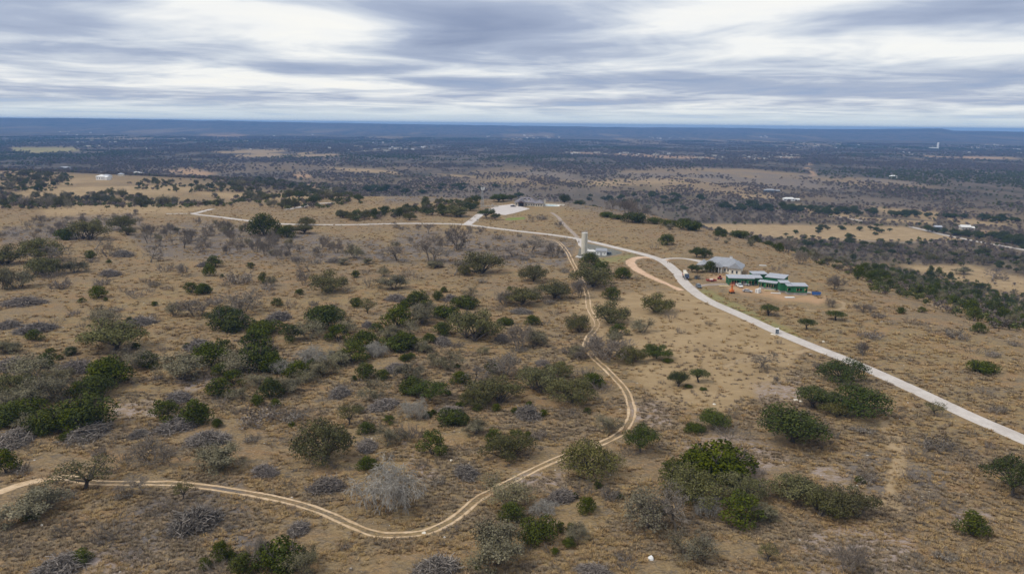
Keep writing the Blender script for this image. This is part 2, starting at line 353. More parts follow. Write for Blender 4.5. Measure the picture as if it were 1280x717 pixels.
# ------------------------------------------------------------------ roads, tracks, paved places
def smooth_line(P, n):
    """Catmull-Rom through ground points, evenly spaced"""
    P = np.asarray(P, float); Q = np.vstack([2 * P[0] - P[1], P, 2 * P[-1] - P[-2]]); out = []
    for i in range(1, len(Q) - 2):
        t = np.linspace(0, 1, 24, endpoint=False)[:, None]; p0, p1, p2, p3 = Q[i - 1:i + 3]
        out.append(0.5 * (2 * p1 + (p2 - p0) * t + (2 * p0 - 5 * p1 + 4 * p2 - p3) * t * t + (3 * p1 - p0 - 3 * p2 + p3) * t ** 3))
    out = np.vstack(out + [P[-1:]]); s = np.concatenate([[0], np.cumsum(np.linalg.norm(np.diff(out, axis=0), axis=1))])
    m = max(2, int(s[-1] / n)); u = np.linspace(0, s[-1], m + 1)
    return np.stack([np.interp(u, s, out[:, k]) for k in range(2)], 1)
def mesh_from(name, V, F, mat, attrs=None, smooth=False):
    me = bpy.data.meshes.new(name); me.from_pydata([tuple(map(float, p)) for p in V], [], F)
    for k, a in (attrs or {}).items():
        t = me.attributes.new(k, 'FLOAT', 'POINT'); t.data.foreach_set('value', np.asarray(a, np.float32))
    for mm in (mat if isinstance(mat, (list, tuple)) else [mat]): me.materials.append(mm)
    if smooth: me.polygons.foreach_set('use_smooth', np.ones(len(me.polygons), bool))
    return me
def strip(name, pts, width, mat, lift, step=2.0, offsets=(0.0,), seed=1, wob=0.0, kind='structure', pix=True, soft_edge=0.3):
    P = at(np.array([p[0] for p in pts]), np.array([p[1] for p in pts]))[:, :2] if pix else np.asarray(pts, float)
    L = smooth_line(P, step); d = np.gradient(L, axis=0); d /= np.linalg.norm(d, axis=1)[:, None] + 1e-9
    nrm = np.stack([-d[:, 1], d[:, 0]], 1); V = []; F = []; E = []; wd = np.interp(np.linspace(0, 1, len(L)), np.linspace(0, 1, len(np.atleast_1d(width))), np.atleast_1d(width))
    for off in offsets:
        b = len(V); k = np.arange(len(L))
        w = wd * (1 + wob * 2 * (vnoise(k * 0.35, k * 0 + off, seed) - 0.5)); sh = off + wob * 0.8 * (vnoise(k * 0.2, k * 0 + 7 + off, seed + 3) - 0.5)
        cross = (-0.5, -0.5 + soft_edge, 0.5 - soft_edge, 0.5); ed = (0, 1, 1, 0)
        for i in range(len(L)):
            for c, e in zip(cross, ed):
                q = L[i] + nrm[i] * (sh[i] + c * w[i]); z = float(height(q[0], q[1]))
                V.append((q[0], q[1], z + (lift if e else lift * 0.4))); E.append(e)
        for i in range(len(L) - 1):
            for c in range(3):
                a = b + i * 4 + c; F.append((a, a + 4, a + 5, a + 1))
    me = mesh_from(name, V, F, mat, {'edge': E}); o = bpy.data.objects.new(name, me); COL.objects.link(o); o['kind'] = kind
    return o
def patch(name, pts, mat, lift, rim=1.2, pix=True, cell=3.0):
    """a paved or worn area: filled outline on the ground with a rim that frays"""
    P = at(np.array([p[0] for p in pts]), np.array([p[1] for p in pts]))[:, :2] if pix else np.asarray(pts, float)
    lo = P.min(0) - cell; hi = P.max(0) + cell
    nx = int((hi[0] - lo[0]) / cell) + 1; ny = int((hi[1] - lo[1]) / cell) + 1
    X, Y = np.meshgrid(np.linspace(lo[0], hi[0], nx + 1), np.linspace(lo[1], hi[1], ny + 1))
    d = np.where(inside(P, X, Y), 1, -1) * edge_dist(P, X, Y); e = np.clip(0.5 + d / (2 * rim), 0, 1)
    keep = d > -rim - cell * 1.5
    Z = height(X, Y) + lift
    idx = -np.ones(X.shape, int); V = []; E = []; F = []
    for i in range(ny):
        for j in range(nx):
            if keep[i:i + 2, j:j + 2].all() and (d[i:i + 2, j:j + 2] > -rim).any():
                f = []
                for a, b in ((i, j), (i, j + 1), (i + 1, j + 1), (i + 1, j)):
                    if idx[a, b] < 0: idx[a, b] = len(V); V.append((X[a, b], Y[a, b], Z[a, b])); E.append(e[a, b])
                    f.append(int(idx[a, b]))
                F.append(f)
    me = mesh_from(name, V, F, mat, {'edge': E}); o = bpy.data.objects.new(name, me); COL.objects.link(o); o['kind'] = 'structure'
    return o
ROAD = [(240, 266.8), (250, 268.6), (280, 272), (316, 276.5), (355, 280), (425, 281), (500, 279.5), (530, 279.5), (583, 281), (644, 288.5), (719, 298), (774, 310.5), (822, 323.5), (844, 338.5), (857, 355), (881, 373.5),
        (925, 393.5), (971, 414.5), (1018, 434), (1066, 453), (1140, 486), (1210, 519), (1280, 549.5), (1400, 603), (1560, 672), (1800, 770)]
TRACK = [(-60, 636), (0, 614.5), (28, 605), (77, 596), (110, 602), (135, 603.5), (190, 603.5), (219, 604), (250, 607), (294, 613.5), (337.5, 621), (372.6, 629.5), (403, 639.5), (436, 654), (460, 664), (486, 668.4), (530, 665),
         (559, 653), (581, 637), (601, 621), (633, 604), (655, 593), (695, 574), (730, 562), (760, 550), (778, 539), (788, 524), (789.4, 509), (780.6, 486), (762, 465), (741, 445.5), (732, 432.6), (735, 421.6), (743, 412), (746, 403),
         (736, 385), (734, 368), (727, 350), (717, 331), (709, 315), (697, 302), (679.5, 298)]
strip('road', ROAD, 6.2, M['road'], 0.16, 3.0, soft_edge=0.06)
strip('road_branch', [(208, 267.2), (225, 267), (244, 266.4), (256, 263.5), (265, 261.3)], 6.0, M['road'], 0.13, 3.0, soft_edge=0.06)
strip('dirt_track', TRACK, 0.82, M['rut'], 0.06, 0.8, (-0.92, 0.92), 9, 0.35)
strip('dirt_track', TRACK[:4], 2.6, M['rut'], 0.045, 1.5, seed=12, wob=0.5)
strip('driveway', [(583, 281), (592, 274.5), (601, 267.5), (612, 262.5), (622, 260)], 7.5, M['concrete'], 0.14, 2.0, soft_edge=0.06)
patch('parking_court', [(607, 263), (622, 257.5), (640, 255.2), (662, 261), (646, 265.5), (631, 269), (619, 266.8)], M['concrete'], 0.15, 0.6, cell=2.0)
patch('lawn', [(634, 272.6), (655, 271.4), (656, 273.6), (645, 275), (632, 275)], M['lawn'], 0.05, 2.0, cell=2.5)
strip('gravel_path', [(689, 265.5), (697, 271), (703, 278), (712, 287), (722, 297)], 4.0, M['gravel'], 0.08, 3.0, seed=3, wob=0.15)
patch('tower_apron', [(720, 297.5), (729, 299.5), (729, 311), (724, 307)], M['concrete'], 0.12, 0.6, cell=1.5)
patch('pump_yard', [(728, 303), (745, 306.5), (776, 314.5), (776, 317), (757, 321), (741, 322), (730, 324), (722, 322)], M['grey_gravel'], 0.05, 1.6, cell=2.0)
strip('house_driveway', [(826, 324.5), (838, 323), (850, 322.8), (862, 324), (877, 327), (884, 331)], [3.6, 3.6, 3.8, 6.5, 7.5, 7], M['road'], 0.1, 2.0)
strip('dirt_loop', [(836, 325), (815, 322.5), (802, 321.5), (791, 324), (788, 328), (795, 336), (812, 345.5), (832, 354), (852, 363)], [5, 6, 6, 6.5, 6.5, 5.5, 4.5, 4, 4.5], M['red_dirt'], 0.05, 2.0, seed=7, wob=0.25)
strip('gravel_drive', [(862, 361), (876, 357), (892, 355.5), (905, 355), (918, 357)], 5.0, M['gravel'], 0.07, 2.0, seed=8, wob=0.25)
strip('worn_path', [(905, 458), (925, 452), (955, 446), (990, 441), (1012, 437)], 3.5, M['worn'], 0.03, 2.0, seed=2, wob=0.3)
strip('worn_path', [(1098, 500), (1112, 535), (1122, 565), (1120, 600), (1110, 635)], 4.5, M['worn'], 0.03, 2.0, seed=4, wob=0.4)
strip('worn_path', [(985, 372), (1012, 370), (1040, 374), (1055, 379), (1052, 386), (1020, 388), (985, 384)], 2.4, M['worn'], 0.03, 2.0, seed=6, wob=0.3)
strip('plain_road', [(1138, 283.5), (1160, 288.5), (1180, 293.5), (1210, 299.5), (1245, 306), (1290, 314)], 9.0, M['road'], 0.2, 8.0)
strip('plain_road', [(1205, 302), (1120, 303), (1020, 302), (930, 299)], 6.0, M['gravel'], 0.15, 8.0)
strip('plain_road', [(1038, 270), (1065, 274), (1090, 278)], 9.0, M['road'], 0.2, 8.0)
strip('hill_road', [(358, 262), (380, 258), (398, 254.5), (418, 253.5)], 9.0, M['road'], 0.15, 4.0)
# ------------------------------------------------------------------ building kit
M['white_wall'] = simple_mat('cream_stone_wall', (0.74, 0.68, 0.57), 0.85, 0, 0.14, 1.2, 0.15)
M['stone_wall'] = simple_mat('pale_limestone_wall', (0.52, 0.47, 0.39), 0.9, 0, 0.25, 1.6, 0.1)
M['metal_roof'] = simple_mat('grey_metal_roof', (0.33, 0.34, 0.36), 0.45, 0.25, 0.08, 0.5, 0.4)
M['grey_shingle'] = simple_mat('violet_grey_shingle', (0.215, 0.20, 0.215), 0.8, 0, 0.15, 1.0, 0.2)
M['pale_roof'] = simple_mat('pale_roof_underlay', (0.40, 0.42, 0.46), 0.6, 0, 0.07, 0.6, 0.3)
M['green_sheath'] = simple_mat('green_wall_sheathing', (0.022, 0.135, 0.058), 0.6, 0, 0.15, 0.8, 0.3)
M['seam'] = simple_mat('black_seam_tape', (0.03, 0.035, 0.03), 0.6)
M['stud'] = simple_mat('pine_stud', (0.50, 0.37, 0.20), 0.8)
M['foundation'] = simple_mat('grey_foundation', (0.33, 0.31, 0.29), 0.9, 0, 0.15, 1.0, 0.1)
M['stone'] = simple_mat('limestone', (0.50, 0.46, 0.41), 0.9, 0, 0.25, 2.0, 0.1)
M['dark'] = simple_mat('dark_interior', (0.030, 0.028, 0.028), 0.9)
M['dark_wood'] = simple_mat('dark_timber', (0.060, 0.038, 0.034), 0.8)
M['white'] = simple_mat('white_paint', (0.78, 0.77, 0.74), 0.5, 0, 0.04)
M['trim'] = simple_mat('white_trim', (0.70, 0.68, 0.64), 0.6, 0, 0.05)
M['tank'] = simple_mat('cream_steel_tank', (0.60, 0.56, 0.46), 0.55, 0, 0.06, 0.35, 0.3)
M['steel'] = simple_mat('galvanised_steel', (0.42, 0.43, 0.44), 0.45, 0.5, 0.1)
M['black'] = simple_mat('black_paint', (0.014, 0.015, 0.018), 0.3, 0, 0.1, 1, 0.5)
M['tyre'] = simple_mat('tyre_rubber', (0.022, 0.022, 0.022), 0.85)
M['rim'] = simple_mat('wheel_rim', (0.45, 0.45, 0.46), 0.35, 0.6)
M['navy'] = simple_mat('navy_paint', (0.035, 0.055, 0.11), 0.3, 0, 0.1, 1, 0.5)
M['slate'] = simple_mat('slate_grey_paint', (0.10, 0.125, 0.15), 0.3, 0, 0.1, 1, 0.5)
M['silver'] = simple_mat('silver_paint', (0.47, 0.48, 0.50), 0.3, 0.2, 0.05, 1, 0.5)
M['cream'] = simple_mat('cream_paint', (0.68, 0.61, 0.47), 0.4, 0, 0.05)
M['red'] = simple_mat('red_paint', (0.33, 0.055, 0.045), 0.5, 0, 0.15)
M['orange'] = simple_mat('orange_paint', (0.72, 0.20, 0.045), 0.45, 0, 0.08)
M['blue'] = simple_mat('blue_paint', (0.045, 0.12, 0.33), 0.5, 0, 0.12)
M['toilet'] = simple_mat('grey_blue_plastic', (0.13, 0.19, 0.25), 0.5, 0, 0.05)
M['lamp'] = simple_mat('lamp_lens', (0.75, 0.74, 0.68), 0.15, 0, 0.02, 1, 0.6)
M['tail'] = simple_mat('red_lens', (0.35, 0.02, 0.02), 0.2, 0, 0.02, 1, 0.6)
M['glass'] = simple_mat('window_glass', (0.045, 0.06, 0.075), 0.08, 0, 0.05, 1, 0.8)
M['pool'] = simple_mat('pool_water', (0.16, 0.48, 0.62), 0.08, 0, 0.08, 0.5, 0.6)
M['lumber'] = simple_mat('fresh_lumber', (0.58, 0.46, 0.25), 0.8, 0, 0.12)
M['wrap'] = simple_mat('white_wrap', (0.80, 0.79, 0.76), 0.5, 0, 0.04)
class MB:
    def __init__(s): s.V = []; s.F = []
    def poly(s, V, F): n = len(s.V); s.V += [tuple(v) for v in V]; s.F += [tuple(i + n for i in f) for f in F]; return s
    def box(s, x0, x1, y0, y1, z0, z1, tx=0.0, ty=0.0):
        """box whose top may be drawn in by tx, ty"""
        V = [(x0, y0, z0), (x1, y0, z0), (x1, y1, z0), (x0, y1, z0), (x0 + tx, y0 + ty, z1), (x1 - tx, y0 + ty, z1), (x1 - tx, y1 - ty, z1), (x0 + tx, y1 - ty, z1)]
        return s.poly(V, [(0, 3, 2, 1), (4, 5, 6, 7), (0, 1, 5, 4), (1, 2, 6, 5), (2, 3, 7, 6), (3, 0, 4, 7)])
    def prism(s, prof, y0, y1):
        """outline in x,z pushed along y"""
        n = len(prof); V = [(x, y0, z) for x, z in prof] + [(x, y1, z) for x, z in prof]
        return s.poly(V, [tuple(range(n)), tuple(range(2 * n - 1, n - 1, -1))] + [(i, i + n, (i + 1) % n + n, (i + 1) % n) for i in range(n)])
    def cyl(s, c, r0, r1, z0, z1, n=20):
        V = [(c[0] + r * math.cos(2 * PI * i / n), c[1] + r * math.sin(2 * PI * i / n), z) for r, z in ((r0, z0), (r1, z1)) for i in range(n)]
        return s.poly(V, [tuple(range(n - 1, -1, -1)), tuple(range(n, 2 * n))] + [(i, (i + 1) % n, (i + 1) % n + n, i + n) for i in range(n)])
    def tube(s, a, b, r, n=6):
        a = Vector(a); b = Vector(b); d = (b - a).normalized(); u = d.orthogonal().normalized(); w = d.cross(u)
        V = [p + (u * math.cos(2 * PI * i / n) + w * math.sin(2 * PI * i / n)) * r for p in (a, b) for i in range(n)]
        return s.poly(V, [tuple(range(n - 1, -1, -1)), tuple(range(n, 2 * n))] + [(i, (i + 1) % n, (i + 1) % n + n, i + n) for i in range(n)])
    def wheel(s, x, y, z, r, w, n=16):
        V = [(x + rr * math.cos(2 * PI * i / n), yy, z + rr * math.sin(2 * PI * i / n)) for yy, rr in ((y - w / 2, r * .9), (y - w * .3, r), (y + w * .3, r), (y + w / 2, r * .9)) for i in range(n)]
        F = [tuple(range(n)), tuple(range(4 * n - 1, 3 * n - 1, -1))]
        for k in range(3): F += [(k * n + i, (k + 1) * n + i, (k + 1) * n + (i + 1) % n, k * n + (i + 1) % n) for i in range(n)]
        return s.poly(V, F)
    def hip(s, x0, x1, y0, y1, z, h, inset=None, along='x'):
        """hipped roof with closed underside; inset 0 makes a gable"""
        if along == 'x':
            i = min((y1 - y0) / 2, (x1 - x0) / 2 - .01) if inset is None else inset; ym = (y0 + y1) / 2; R_ = [(x0 + i, ym, z + h), (x1 - i, ym, z + h)]
            F = [(0, 1, 5, 4), (2, 3, 4, 5), (1, 2, 5), (3, 0, 4), (3, 2, 1, 0)]
        else:
            i = min((x1 - x0) / 2, (y1 - y0) / 2 - .01) if inset is None else inset; xm = (x0 + x1) / 2; R_ = [(xm, y0 + i, z + h), (xm, y1 - i, z + h)]
            F = [(0, 1, 4), (1, 2, 5, 4), (2, 3, 5), (3, 0, 4, 5), (3, 2, 1, 0)]
        t = 0.22
        V = [(x0, y0, z), (x1, y0, z), (x1, y1, z), (x0, y1, z)] + R_
        s.poly(V, F); return s.box(x0, x1, y0, y1, z - t, z - 0.003)
    def build(s, name, mat, parent=None, label=None, smooth=False, bevel=0.0):
        me = bpy.data.meshes.new(name); me.from_pydata(s.V, [], s.F); me.materials.append(mat)
        if smooth: me.polygons.foreach_set('use_smooth', np.ones(len(me.polygons), bool))
        o = bpy.data.objects.new(name, me); COL.objects.link(o)
        if parent: o.parent = parent
        if label: o['label'] = label
        if bevel:
            b = o.modifiers.new('bevel', 'BEVEL'); b.width = bevel; b.segments = 2; b.limit_method = 'ANGLE'
        return o
def share(o, name, parent, loc=(0, 0, 0), rot=0.0, scale=(1, 1, 1)):
    c = bpy.data.objects.new(name, o if isinstance(o, bpy.types.Mesh) else o.data); COL.objects.link(c); c.parent = parent; c.location = loc; c.rotation_euler = (0, 0, rot); c.scale = scale; return c
def root(name, px, py, rz, label, cat, group=None, dz=0.0, xy=None):
    p = at(px, py) if xy is None else np.array([xy[0], xy[1], float(height(*xy))])
    o = bpy.data.objects.new(name, None); COL.objects.link(o); o.location = (p[0], p[1], p[2] + dz); o.rotation_euler = (0, 0, rz); o['label'] = label; o['category'] = cat
    if group: o['group'] = group
    return o
def tag(o, label, cat, group=None):
    o['label'] = label; o['category'] = cat
    if group: o['group'] = group
    return o
def window(parent, x, y, z, w, h, face='-y', frame=None, d=0.10):
    """frame standing a little proud of the wall, glass set back inside it"""
    f = MB(); g = MB(); t = 0.12
    def b(m, u0, u1, z0, z1, p0, p1):
        if face == '-y': m.box(x + u0, x + u1, y - p1, y - p0, z + z0, z + z1)
        elif face == '+y': m.box(x + u0, x + u1, y + p0, y + p1, z + z0, z + z1)
        elif face == '+x': m.box(x + p0, x + p1, y + u0, y + u1, z + z0, z + z1)
        else: m.box(x - p1, x - p0, y + u0, y + u1, z + z0, z + z1)
    b(f, -w / 2, w / 2, 0, t, 0.0, d); b(f, -w / 2, w / 2, h - t, h, 0.0, d); b(f, -w / 2, -w / 2 + t, t, h - t, 0.0, d); b(f, w / 2 - t, w / 2, t, h - t, 0.0, d)
    b(g, -w / 2 + t, w / 2 - t, t, h - t, 0.01, d * 0.5)
    o = f.build('window', frame or M['trim'], parent); g.build('pane', M['glass'], o); return o

# ------------------------------------------------------------------ the white hip-roofed house
def white_house():
    h = root('ranch_house', 905, 338.6, R(-27), 'cream house with a grey hipped metal roof beside the road bend', 'house')
    w = MB(); w.box(-11, 9.2, -4.5, 6, -2.2, 3.3); w.build('wall', M['white_wall'], h)
    MB().box(4.2, 10.6, -8.2, -4.497, -1.9, 3.3).build('wing_wall', M['white_wall'], h)
    MB().box(-14.2, -11.003, -3.5, 4.5, -1.2, 2.8).build('garage_wall', M['white_wall'], h)
    MB().hip(-11.8, 10.2, -5.4, 6.8, 3.55, 4.2).build('roof', M['metal_roof'], h)
    MB().hip(3.6, 11.2, -8.9, 1.0, 3.62, 3.0, inset=0.3, along='y').build('wing_roof', M['metal_roof'], h)
    MB().hip(-15.0, -9.5, -4.2, 5.2, 3.05, 2.3, along='y').build('garage_roof', M['metal_roof'], h)
    MB().hip(-5.6, 0.4, -7.6, -2.2, 3.42, 2.0, inset=0.3, along='y').build('porch_roof', M['metal_roof'], h)
    for x in (-5.2, -3.6, -1.6, -0.1): MB().box(x - .17, x + .17, -7.3, -6.96, -1.2, 3.2).build('porch_post', M['trim'], h)
    MB().box(-5.5, 0.3, -7.4, -4.503, -1.4, -0.05).build('porch_floor', M['foundation'], h)
    d = MB().box(-3.2, -1.9, -4.6, -4.503, -0.04, 2.2).build('door', M['dark_wood'], h); MB().box(-2.1, -2.0, -4.68, -4.603, 0.9, 1.05).build('handle', M['steel'], d)
    for x, w_ in ((-8.8, 1.6), (-6.6, 1.2), (1.4, 1.2), (3.1, 1.0)): window(h, x, -4.5, 0.7, w_, 1.7)
    for x in (6.2, 8.6): window(h, x, -8.2, 0.6, 1.2, 1.8)
    for y in (-6.4,): window(h, 10.6, y, 0.6, 1.4, 1.7, '+x')
    for y in (-1.5, 2.4): window(h, 9.2, y, 0.6, 1.5, 1.7, '+x')
    for y in (-1.6, 1.9):
        MB().box(-14.32, -14.203, y - 1.3, y + 1.3, -1.0, 1.6).build('garage_door', M['trim'], h)
    c = MB().box(2.6, 3.9, 0.4, 1.6, 5.0, 8.4).build('chimney', M['white'], h); MB().box(2.45, 4.05, 0.25, 1.75, 8.403, 8.6).build('cap', M['foundation'], c)
    MB().box(10.9, 14.0, -5.0, -1.0, -1.9, -1.5).build('patio', M['foundation'], h)
white_house()
# ------------------------------------------------------------------ the house being built: green sheathing, pale roof underlay
PANEL = None
def sheathed(parent, x0, x1, y0, y1, z0, z1, opens, gap=0.0):
    """walls of separate green sheets with black taped seams; opens: side -> list of (from, to) gaps framed in studs"""
    global PANEL
    if PANEL is None:
        PANEL = bpy.data.meshes.new('sheathing_panel'); m = MB().box(0, 1, -0.5, 0.5, 0, 1); PANEL.from_pydata(m.V, [], m.F); PANEL.materials.append(M['green_sheath'])
    t = 0.12
    for side, a0, a1 in (('s', x0, x1), ('n', x0, x1), ('w', y0, y1), ('e', y0, y1)):
        n = max(1, round((a1 - a0) / 1.25)); st = (a1 - a0) / n; ops = opens.get(side, [])
        for i in range(n):
            u0, u1 = a0 + i * st + 0.035, a0 + (i + 1) * st - 0.035; um = (u0 + u1) / 2
            o = next((q for q in ops if q[0] <= um <= q[1]), None); parts = [(z0, z1)] if o is None else ([(o[3], z1)] if o[3] < z1 - .1 else []) + ([(z0, o[2])] if o[2] > z0 + .1 else [])
            for b, c in parts:
                if side in 'sn': share(PANEL, 'sheathing_panel', parent, (u0, y0 if side == 's' else y1, b + .02), 0, (u1 - u0, t, c - b - .04))
                else: share(PANEL, 'sheathing_panel', parent, (x0 if side == 'w' else x1, u0, b + .02), PI / 2, (u1 - u0, t, c - b - .04))
            if o is not None:
                m = MB(); z2 = min(o[3], z1); zb = max(z0, o[2])
                m.box(-.06, .06, -.07, .07, zb, z2)
                q = m.build('stud', M['stud'], parent); q.location = (u0 - .035, y0 if side == 's' else y1, 0) if side in 'sn' else (x0 if side == 'w' else x1, u0 - .035, 0)
    s = MB(); e = 0.05
    for ya in (y0 + e + .02, y1 - e - .06): MB().box(x0 + e + .02, x1 - e - .02, ya, ya + .04, z1 - .25, z1).build('top_plate', M['stud'], parent)
    for side, a0, a1 in (('s', x0, x1), ('n', x0, x1), ('w', y0, y1), ('e', y0, y1)):
        last = a0
        for q in sorted(opens.get(side, [])) + [(a1, a1, 0, 0)]:
            if q[0] - last > .2:
                bk = MB()
                if side == 's': bk.box(last + .05, q[0] - .05, y0 + .02, y0 + .05, z0 + .02, z1 - .26)
                elif side == 'n': bk.box(last + .05, q[0] - .05, y1 - .05, y1 - .02, z0 + .02, z1 - .26)
                elif side == 'w': bk.box(x0 + .02, x0 + .05, last + .1, q[0] - .1, z0 + .02, z1 - .26)
                else: bk.box(x1 - .05, x1 - .02, last + .1, q[0] - .1, z0 + .02, z1 - .26)
                bk.build('seam_backing', M['seam'], parent)
            last = q[1]
def shed_roof(parent, x0, x1, y0, y1, zf, zb, name='roof', oh=0.35):
    """single slope, zf at the front edge and zb at the back"""
    x0 -= oh; x1 += oh; y0 -= oh; y1 += oh; t = 0.28
    V = [(x0, y0, zf), (x1, y0, zf), (x1, y1, zb), (x0, y1, zb), (x0, y0, zf + t), (x1, y0, zf + t), (x1, y1, zb + t), (x0, y1, zb + t)]
    r = MB().poly(V, [(0, 3, 2, 1), (0, 1, 5, 4), (1, 2, 6, 5), (2, 3, 7, 6), (3, 0, 4, 7), (4, 5, 6, 7)]).build(name, M['pale_roof'], parent)
    n = max(2, int((x1 - x0) / 1.1)); m = MB()
    for i in range(1, n):
        x = x0 + (x1 - x0) * i / n; m.poly([(x - .03, y0 + .02, zf + t + .003), (x + .03, y0 + .02, zf + t + .003), (x + .03, y1 - .02, zb + t + .003), (x - .03, y1 - .02, zb + t + .003), (x - .03, y0 + .02, zf + t + .05), (x + .03, y0 + .02, zf + t + .05), (x + .03, y1 - .02, zb + t + .05), (x - .03, y1 - .02, zb + t + .05)], [(0, 3, 2, 1), (0, 1, 5, 4), (1, 2, 6, 5), (2, 3, 7, 6), (3, 0, 4, 7), (4, 5, 6, 7)])
    m.build('seam', M['metal_roof'], r)
def green_house():
    rz = R(-4); h = root('unfinished_house', 950, 359, rz, 'half-built house sheathed in green panels under pale roofs', 'house')
    ox, oy = h.location.x, h.location.y; c, s_ = math.cos(-rz), math.sin(-rz)
    def loc(px, py):
        p = at(px, py); dx, dy = p[0] - ox, p[1] - oy; return dx * c - dy * s_, dx * s_ + dy * c, p[2] - h.location.z
    mp = math.hypot(ox, oy) / FPX * 1.02
    def blk(name, px, py, w, d, zf, zb, base, opens, rot=0.0, dz=0.0):
        x, y, z = loc(px, py); e = bpy.data.objects.new(name, None); COL.objects.link(e); e.parent = h; e.location = (x, y, z + dz); e.rotation_euler = (0, 0, R(rot))
        MB().box(-w / 2 + .1, w / 2 - .1, .1, d - .1, -1.5, base).build('foundation', M['foundation'], e)
        top = min(zf, zb); sheathed(e, -w / 2, w / 2, 0, d, base, top - .03, opens)
        if abs(zb - zf) > .3:
            zr = zb if zb > zf else zf; yy = d if zb > zf else 0
            g = MB()
            for sx in (-w / 2, w / 2):
                V = [(sx - .05, 0, top), (sx + .05, 0, top), (sx + .05, d, top), (sx - .05, d, top), (sx - .05, yy, zr - .03), (sx + .05, yy, zr - .03)]
                g.poly(V, [(0, 1, 2, 3), (0, 3, 4) if yy == d else (3, 4, 0), (1, 5, 2), (3, 2, 5, 4) if yy == d else (0, 4, 5, 1), (0, 4, 5, 1) if yy == d else (3, 2, 5, 4)])
            g.box(-w / 2, w / 2, yy - .05, yy + .05, top, zr - .03); g.build('gable', M['green_sheath'], e)
        shed_roof(e, -w / 2, w / 2, 0, d, zf, zb); return e
    blk('garage_block', 926.5, 357.0, 12.5, 8, 3.8, 4.0, 0.15, {'s': [(-5.0, -1.4, 0.1, 2.7), (-0.6, 3.0, 0.1, 2.7), (3.6, 6.2, 0.1, 2.7)], 'w': [(2.0, 4.0, 1.0, 2.6)]})
    blk('link_block', 943, 356.5, 7.0, 5, 3.8, 4.3, 0.5, {'s': [(-3.2, -1.2, 0.4, 2.8), (-0.4, 1.4, .4, 2.8)]})
    blk('rear_block', 949.5, 353.0, 7.5, 5.5, 4.4, 4.8, 0.5, {'w': [(2, 5, 1.2, 2.8)]}, 6)
    blk('main_block', 967, 360.2, 9.0, 8.5, 5.3, 5.9, 0.9, {'s': [(-3.6, -1.4, 1.6, 3.8), (0.5, 2.4, 1.0, 3.8)], 'e': [(3, 5.5, 1.8, 3.4)]}, -30)
    blk('porch_block', 958.8, 361.6, 8.6, 2.6, 3.5, 3.9, 0.9, {'s': [(-3.8, -1.4, 0.9, 2.9), (-0.6, 1.6, 0.9, 2.9), (2.4, 4.0, 1.4, 2.9)], 'w': [(1, 3, 0.9, 2.6)]}, -30)
    blk('entry_block', 980.5, 365.8, 4.4, 4.5, 4.9, 5.2, 1.0, {'e': [(1, 3, 2, 3.4)]})
    blk('east_block', 989.5, 368.2, 4.2, 5, 4.2, 4.5, 1.2, {'s': [(-1.7, -.3, 1.9, 3.2), (0.3, 1.8, 1.9, 3.2)]})
    blk('end_block', 1000.2, 368.8, 6.4, 5.5, 4.4, 4.8, 1.3, {'s': [(-2.4, -0.9, 2.0, 3.3), (-0.2, 1.2, 2.0, 3.3), (1.8, 3.0, 2.0, 3.3)], 'e': [(2, 5, 1.9, 3.3)]})
green_house()
